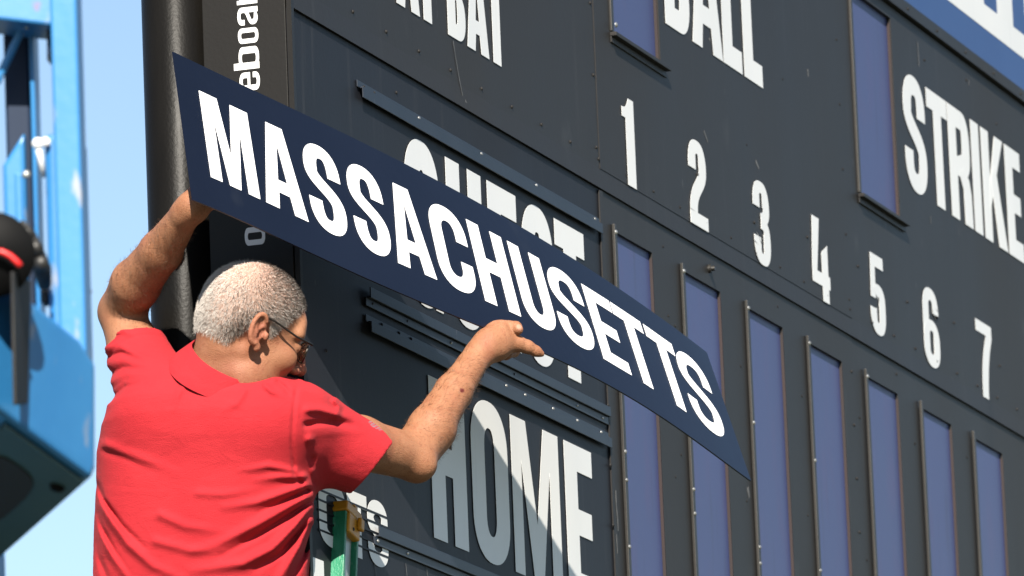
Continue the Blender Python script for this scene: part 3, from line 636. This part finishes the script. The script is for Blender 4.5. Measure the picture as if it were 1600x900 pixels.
ppart(link('body', body_me, skin))

# cropped grey hair and arm hair: single thin blades
def blades(name, centres, normals, lean, length, wid, mat):
    n = len(centres); d = normals + lean; d /= np.linalg.norm(d, axis=1)[:, None]
    sd = np.cross(d, rng.normal(size=(n, 3))); sd /= np.linalg.norm(sd, axis=1)[:, None]; L_ = length * rng.uniform(.6, 1.15, n)[:, None]
    V = np.concatenate([centres - sd * wid, centres + sd * wid, centres + d * L_ * .55 + sd * wid * .8 + lean * L_ * .05, centres + d * L_ + lean * L_ * .25], 0)
    i = np.arange(n); T_ = np.concatenate([np.stack([i, i + n, i + 2 * n], 1), np.stack([i, i + 2 * n, i + 3 * n], 1)])
    me = bpy.data.meshes.new(name); me.from_pydata(V.tolist(), [], T_.tolist()); me.update()
    me.polygons.foreach_set('use_smooth', np.ones(len(me.polygons), bool)); nn = normals / np.linalg.norm(normals, axis=1)[:, None] - .75 * np.array(sdir) - .35 * FWD + rng.normal(0, .20, (n, 3)); nn /= np.linalg.norm(nn, axis=1)[:, None]
    me.normals_split_custom_set_from_vertices(np.tile(nn, (4, 1)).tolist()); return ppart(link(name, me, mat))
pc = np.empty(len(body_me.polygons) * 3, np.float32); body_me.polygons.foreach_get('center', pc); pc = pc.reshape(-1, 3).astype(float)
pn = np.empty(len(body_me.polygons) * 3, np.float32); body_me.polygons.foreach_get('normal', pn); pn = pn.reshape(-1, 3).astype(float)
pl = np.empty(len(body_me.polygons) * 4, np.int32); body_me.polygons.foreach_get('vertices', pl); pm = hairm[pl.reshape(-1, 4)].mean(1)
sel = np.repeat(np.where(pm > .12)[0], 9); _hq = ((pc[sel] - HO) @ HR) / HS; dens = 1 - .75 * np.exp(-((_hq - np.array([0, -.03, .12])) ** 2).sum(1) / .055 ** 2); sel = sel[rng.random(len(sel)) < pm[sel] * dens * .7]
ctr = pc[sel] + rng.normal(0, .0010, (len(sel), 3)); nr = pn[sel]
lq = (pc[sel] - HO) @ HR; bk = sstep(.0, -.06, lq[:, 1])[:, None]; lean = (HY * 1.1 - HZ * .35) * (1 - bk) + bk * (-HY * .1 - HZ * 1.2) + rng.normal(0, .30, (len(sel), 3))
hair_m = material('grey_hair', (.405, .368, .335), (.30, .27, .242), .55, (70, 70, 70), .35, .65)
lean *= np.where(rng.random(len(sel)) < .3, .35, 1.0)[:, None]
blades('hair', ctr - nr * .0008, nr, lean, .0064, .00018, hair_m)
arm = np.where(np.minimum(np.linalg.norm(pc - (EL + .5 * (WL - EL)), axis=1), np.linalg.norm(pc - (ER + .5 * (WR - ER)), axis=1)) < .135)[0]
arm = rng.choice(arm, min(6500, len(arm)), replace=False)
tang = np.where((np.linalg.norm(pc[arm] - EL, axis=1) < .33)[:, None] & (pc[arm] @ RGT < (ER @ RGT) - .25)[:, None], (WL - EL)[None], (WR - ER)[None]); tang /= np.linalg.norm(tang, axis=1)[:, None]
blades('arm_hair', pc[arm], pn[arm] * .5, tang * .9 - UPV * .7 + rng.normal(0, .30, (len(arm), 3)), .011, .00009, material('arm_hair', (.11, .058, .028), (.06, .030, .016), .5, (90, 90, 90)))

# ------------------------------------------------------------------ polo shirt
BF = np.array([math.cos(math.radians(14)), math.sin(math.radians(14)), 0]); BRt = np.cross(BF, [0, 0, 1.]); BU = np.array([0, 0, 1.])
G = Field((-1.02, -.50, -1.02), (.04, .36, -.08), .0031)
rows = [  # photo row, centre px, half width m, half depth m
    (1040, 312, .205, .150), (960, 312, .205, .152), (900, 313, .2065, .152), (830, 318, .2075, .150), (760, 322, .207, .146), (700, 320, .203, .140), (660, 322, .196, .130), (630, 326, .178, .112), (616, 330, .138, .088), (604, 336, .095, .070)]
zr = np.array([at(c, y, 13.74)[2] for y, c, _, _ in rows]); cxr = np.array([at(c, y, 13.74) @ BRt for y, c, _, _ in rows]); cyr = np.array([at(c, y, 13.74) @ BF for y, c, _, _ in rows])
ar = np.array([r_[2] for r_ in rows]); br = np.array([r_[3] for r_ in rows])
def torso(P):
    z = P[..., 2]; a = np.interp(z, zr, ar); b = np.interp(z, zr, br); x = P @ BRt - np.interp(z, zr, cxr); y = P @ BF - np.interp(z, zr, cyr)
    n = 2.35; k0 = ((np.abs(x) / a) ** n + (np.abs(y) / b) ** n) ** (1 / n)
    d = (k0 - 1) * np.minimum(a, b) * .95
    return np.maximum(np.maximum(d, z - zr.max()), zr.min() - z)
G.union((-1.02, -.5, -1.02), (.04, .36, -.1), torso, .02)
HEML = SHL + .60 * (EL - SHL); HEMR = at(583, 724, 13.84); AXL = (EL - SHL) / np.linalg.norm(EL - SHL); AXR = at(583, 724, 13.84) - at(462, 664, 13.735); AXR = .79 * RGT - .61 * UPV + .08 * FWD; AXR /= np.linalg.norm(AXR)
def sleeve(a, b, ra, rb, ax):
    a32, b32 = a.astype(np.float32), (b + ax * .02).astype(np.float32)
    rim = lambda P: np.maximum(cone_d(P, a32, b32, ra, rb), (P - b.astype(np.float32)) @ ax.astype(np.float32))
    r = max(ra, rb) + .01
    G.union(np.minimum(a, b) - r, np.maximum(a, b) + r, rim, .045)
    hol = lambda P: np.maximum(np.maximum(cone_d(P, a32, (b + ax * .06).astype(np.float32), ra - .011, rb - .0105), (b.astype(np.float32) - P) @ ax.astype(np.float32) - .020), (P - b.astype(np.float32)) @ ax.astype(np.float32) - .03)
    return hol, np.minimum(a, b) - r, np.maximum(a, b) + r
G.cone(at(365, 632, 13.71), at(455, 656, 13.72), .050, .066, .05); G.cone(at(318, 618, 13.72), at(248, 622, 13.74), .044, .056, .05)
G.cone(at(250, 640, 13.69), at(420, 660, 13.68), .075, .075, .06)                       # shoulder blades
hols = [sleeve(SHL + .01 * RGT, HEML, .072, .0575, AXL), sleeve(at(466, 668, 13.765), HEMR, .083, .0675, AXR)]
# creases: (points as photo column, row; amplitude in metres, + raised / - grooved; width)
folds = [
    ([(497, 770), (455, 790), (400, 820), (340, 850), (300, 862)], .0075, .011), ([(492, 755), (450, 768), (400, 785), (350, 792)], .0055, .009), ([(494, 784), (462, 822), (425, 858), (380, 880), (300, 892)], .0085, .012),
    ([(490, 800), (470, 850), (440, 900), (420, 930)], .007, .011), ([(484, 745), (440, 745), (400, 750)], .004, .008), ([(470, 738), (420, 728), (375, 735)], .003, .007),
    ([(497, 777), (450, 805), (400, 838), (345, 868)], -.006, .007), ([(491, 762), (450, 780), (405, 800)], -.005, .006), ([(492, 792), (468, 830), (440, 862), (400, 890)], -.007, .008), ([(488, 812), (476, 860), (455, 910)], -.006, .008),
    ([(146, 760), (165, 800), (200, 850), (240, 885), (300, 910)], .005, .010), ([(143, 800), (160, 840), (185, 880), (215, 920)], .005, .010), ([(147, 745), (160, 780), (190, 822), (225, 855)], -.0055, .006), ([(143, 785), (158, 825), (180, 865), (205, 900)], -.0055, .006), ([(141, 830), (152, 870), (170, 910)], -.0055, .007),
    ([(150, 690), (190, 705), (235, 722), (275, 738)], .0022, .011), ([(152, 700), (195, 716), (240, 734)], -.0014, .008), ([(240, 800), (290, 822), (350, 830)], .003, .010), ([(230, 842), (290, 858), (350, 862)], .003, .010), ([(300, 770), (350, 772), (400, 764)], .0022, .009),
    # left sleeve and shoulder
    ([(156, 545), (185, 540), (215, 555), (245, 566)], 0.0025, .008), ([(156, 575), (190, 562), (225, 570)], 0.0022, .008), ([(160, 605), (195, 585), (235, 583)], 0.0020, .008), ([(158, 560), (190, 551), (222, 563)], -0.0025, .005), ([(158, 592), (192, 574), (230, 577)], -0.0022, .005), ([(165, 525), (190, 515), (215, 525)], .003, .007), ([(165, 630), (195, 605), (225, 598)], -.003, .006),
    # right sleeve
    ([(470, 640), (500, 640), (540, 652), (575, 668)], .005, .009), ([(472, 690), (510, 680), (560, 676), (598, 690)], .0055, .010), ([(470, 665), (510, 660), (550, 662)], -.0055, .007), ([(478, 720), (520, 706), (565, 702), (590, 708)], -.0055, .008), ([(482, 738), (520, 732), (560, 736)], .0055, .010), ([(485, 752), (515, 752), (545, 756)], -.005, .007), ([(520, 622), (530, 635), (526, 655)], .004, .006),
    ([(410, 598), (425, 612), (440, 618)], .004, .006), ([(430, 594), (446, 606), (455, 622)], -.0045, .005), ([(385, 606), (370, 630), (350, 640)], .003, .008), ([(300, 590), (280, 610), (272, 640)], .0025, .008)]
sl = np.where(np.abs(G.g) < .03); PTS = (G.lo + G.h * np.stack(sl, 1)).astype(np.float32)
dz = (PTS - CAM) @ FWD; U_ = np.stack([800 + FPX * ((PTS - CAM) @ RGT) / dz, 450 - FPX * ((PTS - CAM) @ UPV) / dz], 1) / 836.   # metres across the back
disp = np.zeros(len(PTS), np.float32); back = sstep(13.98, 13.88, dz)
for pts, amp, wd in folds:
    c = np.array(pts, float) / 836.; dm = np.full(len(PTS), 9.); tm = np.zeros(len(PTS))
    cl = np.r_[0, np.cumsum(np.linalg.norm(np.diff(c, axis=0), axis=1))]
    for k in range(len(c) - 1):
        d = c[k + 1] - c[k]; t = np.clip(((U_ - c[k]) @ d) / (d @ d), 0, 1); e = np.linalg.norm(U_ - c[k] - t[:, None] * d, axis=1); m = e < dm
        dm[m] = e[m]; tm[m] = (cl[k] + t[m] * (cl[k + 1] - cl[k])) / cl[-1]
    disp += 1.7 * amp * np.exp(-(dm / (wd * .85)) ** 2) * (sstep(0, .12, tm) * (1 - .75 * sstep(.45, 1, tm)))
seam = np.array([(464, 600), (459, 640), (456, 690), (460, 740), (478, 765)]) / 836.; dm = np.full(len(PTS), 9.)
for k in range(len(seam) - 1):
    d = seam[k + 1] - seam[k]; t = np.clip(((U_ - seam[k]) @ d) / (d @ d), 0, 1); dm = np.minimum(dm, np.linalg.norm(U_ - seam[k] - t[:, None] * d, axis=1))
disp -= .0032 * np.exp(-(dm / .0035) ** 2)
for c_, ax_ in ((HEML, AXL), (HEMR, AXR)):                                                   # stitched sleeve hems
    tt = (PTS - c_) @ ax_; disp -= .0016 * np.exp(-((tt + .020) / .0032) ** 2) * (np.linalg.norm(PTS - c_, axis=1) < .10)
wob = sum(np.sin(PTS @ rng.normal(0, f_, 3) + rng.uniform(0, 6)) for f_ in (18, 22, 30, 34)) * .0006
low = sstep(640, 690, U_[:, 1] * 836); edge = sstep(146, 172, U_[:, 0] * 836) * sstep(497, 478, U_[:, 0] * 836)
G.g[sl] -= disp * back * (1 - low * (1 - edge)) + wob
shirt_me = surface(G, 'polo_shirt'); relax(shirt_me, 2)
shirt_m = material('red_polo_knit', (.290, .0150, .0205), (.320, .0185, .0240), .80, (12, 12, 12), .3, .7, .7, 620, spec=.08)
_nt = shirt_m.node_tree; _b = _nt.nodes['Principled BSDF']; _old = _b.inputs['Normal'].links[0].from_node; _tc = _nt.nodes.new('ShaderNodeTexCoord'); _mp = _nt.nodes.new('ShaderNodeMapping'); _mp.inputs['Scale'].default_value = (16, 16, 30); _mp.inputs['Rotation'].default_value = (.3, .5, .2)
_n = _nt.nodes.new('ShaderNodeTexNoise'); _n.inputs['Scale'].default_value = 1; _n.inputs['Detail'].default_value = 4; _n.inputs['Distortion'].default_value = .6; _bp = _nt.nodes.new('ShaderNodeBump'); _bp.inputs['Strength'].default_value = .28; _bp.inputs['Distance'].default_value = .010
_nt.links.new(_tc.outputs['Object'], _mp.inputs[0]); _nt.links.new(_mp.outputs[0], _n.inputs[0]); _nt.links.new(_n.outputs[0], _bp.inputs['Height']); _nt.links.new(_bp.outputs[0], _old.inputs['Normal'])
shirt_m.node_tree.nodes['Principled BSDF'].inputs['Sheen Weight'].default_value = .02
_sv = np.empty(len(shirt_me.vertices) * 3, np.float32); shirt_me.vertices.foreach_get('co', _sv); _sv = _sv.reshape(-1, 3).astype(float); _dz = (_sv - CAM) @ FWD
_u = (800 + FPX * ((_sv - CAM) @ RGT) / _dz - 588) * .85 + (450 - FPX * ((_sv - CAM) @ UPV) / _dz - 664) * .5; _v = -(800 + FPX * ((_sv - CAM) @ RGT) / _dz - 588) * .5 + (450 - FPX * ((_sv - CAM) @ UPV) / _dz - 664) * .85
attr(shirt_me, 'print', ((_u / 13) ** 2 + (_v / 5.5) ** 2 < 1) * (np.sin(_u * 1.1 + _v) > -.3) * (_dz < 14.0) * .8)
_b = shirt_m.node_tree.nodes['Principled BSDF']; shirt_m.node_tree.links.new(attr_mix(shirt_m.node_tree, _b.inputs['Base Color'].links[0].from_socket, 'print', (.16, .13, .145)), _b.inputs['Base Color'])
shirt = ppart(link('polo_shirt', shirt_me, shirt_m))
tag(shirt, 'red short-sleeved polo shirt with creases')
# collar band around the neck
cax = (hd(0, -.02, -.03) - NECK); cax /= np.linalg.norm(cax); cx_ = np.cross(cax, BF); cx_ /= np.linalg.norm(cx_); cy_ = np.cross(cx_, cax) * -1
mb = MB(); NA = 72; prof = [(.0955, -.034), (.0925, -.022), (.0835, -.004), (.0755, .014), (.0728, .0185), (.0705, .015), (.0695, .0), (.0690, -.04)]
cc = at(349, 575, 13.692)
for i in range(NA):
    a = 2 * math.pi * i / NA; wv = 1 + .02 * math.sin(3 * a + 1) + .012 * math.sin(7 * a)
    for r_, hh in prof:
        droop = -.014 * math.cos(a)                                     # back of the collar stands higher than the front
        mb.v.append(tuple(cc + cx_ * math.sin(a) * r_ * 1.04 * wv + cy_ * math.cos(a) * r_ * wv + cax * (hh * (1 if hh > 0 else 1 + .15 * math.sin(2 * a)) + droop)))
np_ = len(prof)
for i in range(NA):
    for j in range(np_ - 1):
        a0, a1 = i * np_ + j, ((i + 1) % NA) * np_ + j; mb.f.append((a0, a1, a1 + 1, a0 + 1))
col = mb.build('collar', shirt_m, shirt, smooth=True); sub = col.modifiers.new('sub', 'SUBSURF'); sub.levels = 1; sub.render_levels = 1
# trousers, out of the photograph's frame but standing on the ladder
K = Field((-1.15, -.45, -1.95), (-.15, .40, -.80), .011)
hipc = at(315, 1010, 13.74)
K.union(hipc - .25, hipc + .25, lambda P: ell_d((P - hipc.astype(np.float32)) @ np.stack([BRt, BF, BU], 1).astype(np.float32), np.array([.195, .145, .15], np.float32)), .03)
RUNG_Z = -1.80
for sg in (-1, 1):
    kn = hipc + BRt * .10 * sg + BF * -.03 - BU * .43; ft = np.array([0, 0, 0.]) + hipc + BRt * .10 * sg + BF * -.07; ft[2] = RUNG_Z + .06
    K.chain([(hipc + BRt * .095 * sg - BU * .05, .095), (kn, .072), (ft, .060)], .02)
ppart(link('trousers', surface(K, 'trousers'), material('dark_trousers', (.03, .032, .045), (.04, .042, .055), .8, (20, 20, 20), bump=.2, bscale=300)))
for sg in (-1, 1):
    ft = hipc + BRt * .10 * sg + BF * -.07; ft[2] = RUNG_Z; K = Field(ft - .2, ft + .25, .008)
    K.chain([(ft + BU * .06 - BF * .06, .042), (ft + BU * .05 + BF * .05, .042), (ft + BU * .045 + BF * .16, .036)], .02)
    ppart(link('shoe', surface(K, 'shoe'), M['rubber']))
# glasses
gl = ppart(empty('glasses', tuple(hd(0, .09, .01))))
def gpart(mb, name, mat, **k):
    o = mb.build(name, mat, None, **k); o.parent = gl; o.matrix_parent_inverse = Matrix.Translation(-Vector(hd(0, .09, .01))); return o
gl.matrix_parent_inverse = pinv
frame_m = material('dark_metal_frame', (.02, .016, .012), rough=.3, metal=.5)
lens_m = material('spectacle_lens', (.55, .57, .57), rough=.05); lens_m.node_tree.nodes['Principled BSDF'].inputs['Transmission Weight'].default_value = 1.0; lens_m.node_tree.nodes['Principled BSDF'].inputs['IOR'].default_value = 1.3
for s_ in (1, -1):
    gpart(MB().tube([hd(.0795 * s_, -.034, .026), hd(.0805 * s_, -.020, .0365), hd(.0785 * s_, .010, .033), hd(.0725 * s_, .060, .0215), hd(.068 * s_, .096, .018)], [.0024, .0024, .0021, .0021, .0026], 8), 'temple_arm', frame_m, smooth=True)
    ring = [hd((.036 + .029 * math.cos(t)) * s_, .100 - .006 * abs(math.cos(t)) - .004 * (1 if math.cos(t) > 0 else 0) * math.cos(t), .002 + .0195 * math.sin(t)) for t in np.linspace(0, 2 * math.pi, 33)]
    gpart(MB().tube(ring, .0019, 8, cap=False), 'rim', frame_m, smooth=True)
    f0 = [tuple(p) for p in ring[:-1]]; f1 = [tuple(np.array(p) - .0015 * HY) for p in f0]; gpart(MB().hexa(f1, f0), 'lens', lens_m)
gpart(MB().tube([hd(.008, .099, .006), hd(0, .102, .009), hd(-.008, .099, .006)], .0012, 8), 'bridge', frame_m, smooth=True)
at = at_world

# ------------------------------------------------------------------ ladder leaning on the end of the board
LT = at(540, 800, 14.08)                                  # top of its right-hand rail
ladder = empty('ladder', (LT[0] - 0.86, LT[1] + .2, -4.4)); tag(ladder, 'green fibreglass ladder with yellow rail cap beside the man', 'ladder')
linv = Matrix.Translation((-(LT[0] - 0.86), -(LT[1] + .2), 4.4))
lu = np.array([-.22, 0, -1.]); lu /= np.linalg.norm(lu); ln = np.array([lu[2], 0, -lu[0]])     # down the rail, and its front (towards the man)
if ln[0] > 0: ln = -ln
Yv = np.array([0, 1., 0]); LEN = (LT[2] + 4.4) / -lu[2]
def lpart(mb, n, m, **k):
    o = mb.build(n, M[m], None, **k); o.parent = ladder; o.matrix_parent_inverse = linv; return o
def bar(o, y0, y1, n0, n1, l0, l1):                      # box in ladder axes
    q = lambda y, n, l: tuple(o + Yv * y + ln * n + lu * l)
    return [q(y0, n0, l0), q(y1, n0, l0), q(y1, n1, l0), q(y0, n1, l0)], [q(y0, n0, l1), q(y1, n0, l1), q(y1, n1, l1), q(y0, n1, l1)]
for k in (0, 1):
    o_ = LT + Yv * .45 * k
    lpart(MB().hexa(*bar(o_, -.015, .015, .028, .038, .012, LEN)).hexa(*bar(o_, -.015, .015, -.038, -.028, .012, LEN)).hexa(*bar(o_, -.003, .003, -.028, .028, .012, LEN)), 'rail', 'green', bevel=.0012)
    lpart(MB().hexa(*bar(o_, -.0065, -.0032, -.020, .012, .02, LEN)), 'rail_insert', 'alu')
    c = MB().hexa(*bar(o_, -.019, .019, -.041, .0415, -.008, .0118)).hexa(*bar(o_, -.0205, -.004, -.030, .030, .0122, .052)).hexa(*bar(o_, -.030, -.0208, -.028, -.008, .010, .034))
    c.hexa(*bar(o_, -.014, .014, -.030, -.012, -.020, -.0082)).hexa(*bar(o_, -.014, .014, .010, .022, -.014, -.0082))
    cp = lpart(c, 'rail_cap', 'yellow', bevel=.003); lpart(MB().dome(o_ - Yv * .0206 + lu * .040 + ln * .008, -Yv, .004, .6), 'bolt', 'rail', smooth=True)
for i in range(2, int(LEN / .305)):
    a = LT + lu * (.12 + .305 * i)
    lpart(MB().hexa(*bar(a, .004, .446, -.016, .016, -.012, .012)), 'rung', 'alu', bevel=.004)

# ------------------------------------------------------------------ blue access lift, close to the camera
D0 = 9.7
lift_o = at(60, 500, D0); lift = empty('access_lift', (lift_o[0], lift_o[1], -4.4)); tag(lift, 'blue painted access lift with worn steel masts at the left edge, out of focus', 'lift')
vinv = Matrix.Translation((-lift_o[0], -lift_o[1], 4.4))
def vpart(mb, n, m, **k):
    o = mb.build(n, M[m], None, **k); o.parent = lift; o.matrix_parent_inverse = vinv; return o
# mast axes: front faces the camera's left-behind side, verticals are plumb
mf = np.array([-math.cos(math.radians(14)), -math.sin(math.radians(14)), 0]); mr = np.array([-mf[1] * -1, -mf[0] * -1, 0]); mr = np.cross([0, 0, 1.], mf) * -1
if mr @ RGT < 0: mr = -mr
def mast(px0, px1, py_top, py_bot, d, depth, name, mat='liftblue', bevel=.004, slope=0):
    """upright box: front face spans px0..px1 at row py_top, runs down to row py_bot, 'depth' metres deep"""
    a, b = at(px0, py_top, d), at(px1, py_top, d); w = (b - a) @ mr; zt = a[2]; zb = at(px0, py_bot, d)[2]
    p = lambda s, t, z: tuple(np.array([*(a + mr * s * w - mf * t)[:2], z]))
    return vpart(MB().hexa([p(0, 0, zb), p(1, 0, zb), p(1, depth, zb), p(0, depth, zb)], [p(0, 0, zt - slope), p(1, 0, zt), p(1, depth, zt), p(0, depth, zt - slope)]), name, mat, bevel=bevel)
mast(70, 112, -260, 590, D0 + .03, .055, 'mast_section'); mast(68, 124, 208, 590, D0, .080, 'mast_sleeve', bevel=.009)
mast(-4, 36, -260, 560, D0 + .20, .012, 'mast_section', 'liftshade'); mast(36, 43, -260, 560, D0 + .16, .050, 'mast_section')  # channel web first, its shade carried by the colour, then the lit flange
mast(2, 38, 206, 560, D0 + .10, .03, 'mast_sleeve', bevel=.006, slope=.045)
mast(22, 35, 270, 380, D0 + .085, .012, 'mast_bracket', bevel=.003)
for px0, px1, d in ((-30, 106, D0 + .03),):
    a, b = at(px0, -8, d), at(px1, 8, d); th = np.array([0, 0, .030]); dp = -mf * .10
    vpart(MB().hexa([tuple(a - th), tuple(b - th), tuple(b - th + dp), tuple(a - th + dp)], [tuple(a + th), tuple(b + th), tuple(b + th + dp), tuple(a + th + dp)]), 'cross_beam', 'liftblue', bevel=.004)
vpart(MB().tube([at(-6, 130, D0 + .09), at(42, 30, D0 + .09)], .0055, 8), 'brace', 'liftblue')
gs = [at(74, 94, D0 + .055), at(108, 26, D0 + .055), at(74, 26, D0 + .055)]
vpart(MB().hexa([tuple(p - mf * .03) for p in gs], [tuple(p + mf * .004) for p in gs]), 'gusset', 'liftshade')
vpart(MB().tube([at(43, -2, D0 + .06), at(45, 22, D0 + .06), at(42, 45, D0 + .06)], .0040, 8), 'cable', 'alu')
vpart(MB().tube([at(57, 222, D0 - .03), at(63, 245, D0 - .035), at(68, 277, D0 - .03)], [.005, .0042, .0036], 10).dome(at(59, 224, D0 - .035), mf, .008, .7).dome(at(71, 222, D0 - .01), mf, .007, .7), 'locking_lever', 'white', smooth=True)
for px, py, r_, m_ in ((93, 322, .010, 'alu'), (114, 293, .006, 'white'), (115, 412, .004, 'white'), (97, 461, .004, 'white'), (41, 273, .006, 'alu')):
    vpart(MB().dome(at(px, py, D0 - .002), mf, r_, .9, 12), 'bolt', m_, smooth=True)
vpart(MB().dome(at(130, 456, D0 + .05), RGT, .010, 1.2, 12), 'rust_cap', 'rust', smooth=True)
for px, py in ((121, 307), (122, 335)):
    a = at(px, py, D0 + .03); vpart(MB().tube([a - mr * .004, a + mr * .012], .007, 10), 'latch', 'rubber')
# tilted boom end: shaded side plate, rounded corner, dark belly
near = [at(-60, 380, D0 - .40), at(125, 530, D0 - .20), at(150, 568, D0 - .17), at(150, 730, D0 - .17), at(143, 748, D0 - .18), at(-60, 600, D0 - .40)]
far = [p + f_ for p, f_ in zip(near, [at(-330, 690, D0 + .75) - at(-60, 600, D0 - .25)] * 6)]
shift = at(-10, 880, D0 + .25) - at(146, 742, D0 - .17)
far = [p + shift for p in near]
vpart(MB().hexa([tuple(p) for p in far], [tuple(p) for p in near]), 'boom_end', 'liftblue', bevel=.008, seg=3)
e1 = near[4] - near[5]; e1 /= np.linalg.norm(e1); dn = np.cross(e1, shift); dn /= np.linalg.norm(dn)
if dn[2] > 0: dn = -dn
c0 = near[4] + dn * .003
bq = lambda s, t: c0 - e1 * s + shift * t
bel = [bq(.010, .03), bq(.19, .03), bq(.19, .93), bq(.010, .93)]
vpart(MB().hexa([tuple(p) for p in bel], [tuple(p + dn * .004) for p in bel]), 'belly_plate', 'liftunder')  # plate colour holds the shade and ground reflection of the belly
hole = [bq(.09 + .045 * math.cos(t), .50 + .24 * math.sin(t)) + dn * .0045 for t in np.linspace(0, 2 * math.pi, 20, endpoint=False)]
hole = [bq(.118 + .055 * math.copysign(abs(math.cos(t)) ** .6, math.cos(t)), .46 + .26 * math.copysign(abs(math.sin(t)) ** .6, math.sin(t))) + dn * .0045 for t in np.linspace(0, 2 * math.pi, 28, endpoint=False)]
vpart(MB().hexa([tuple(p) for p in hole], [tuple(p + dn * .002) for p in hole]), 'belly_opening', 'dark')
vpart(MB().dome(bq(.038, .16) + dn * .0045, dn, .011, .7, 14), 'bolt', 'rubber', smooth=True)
# webbing strap, hose and coupling
nb = np.cross(e1, [0, 0, 1.]); nb /= np.linalg.norm(nb)
if nb @ FWD > 0: nb = -nb
st = [at(12, 425, D0 - .41), at(40, 440, D0 - .295), at(35, 632, D0 - .295), at(16, 634, D0 - .41)]
vpart(MB().hexa([tuple(p + nb * .004) for p in st], [tuple(p + nb * .009) for p in st]), 'strap', 'strap', bevel=.002)
vpart(MB().dome(at(-12, 398, D0 - .38), -FWD, .055, .35, 24), 'rubber_bumper', 'rubber', smooth=True)
vpart(MB().tube([at(-8, 392, D0 - .41), at(4, 394, D0 - .41), at(16, 400, D0 - .41), at(26, 409, D0 - .41), at(32, 416, D0 - .41)], .0042, 10), 'red_cord', 'redhose', smooth=True)
vpart(MB().tube([at(28, 350, D0 - .10), at(44, 368, D0 - .10), at(56, 390, D0 - .10), at(66, 420, D0 - .08), at(70, 445, D0 - .05)], [.009, .011, .010, .012, .009], 12), 'hydraulic_hose', 'strap', smooth=True)
for px, py in ((42, 366), (55, 388), (64, 412)): vpart(MB().dome(at(px, py, D0 - .108), -FWD, .011, .7, 12), 'hose_clamp', 'rail', smooth=True)
mast(62, 74, 440, 475, D0 - .03, .03, 'mast_bracket', 'strap')
vpart(MB().hexa(*[[tuple(at(-20, 700, D0 + .3) + np.array([dx, dy, 0])) if z else (at(-20, 700, D0 + .3)[0] + dx, at(-20, 700, D0 + .3)[1] + dy, -4.4) for dx, dy in ((-.1, .02), (.1, .02), (.1, .22), (-.1, .22))] for z in (0, 1)]), 'column', 'liftblue')
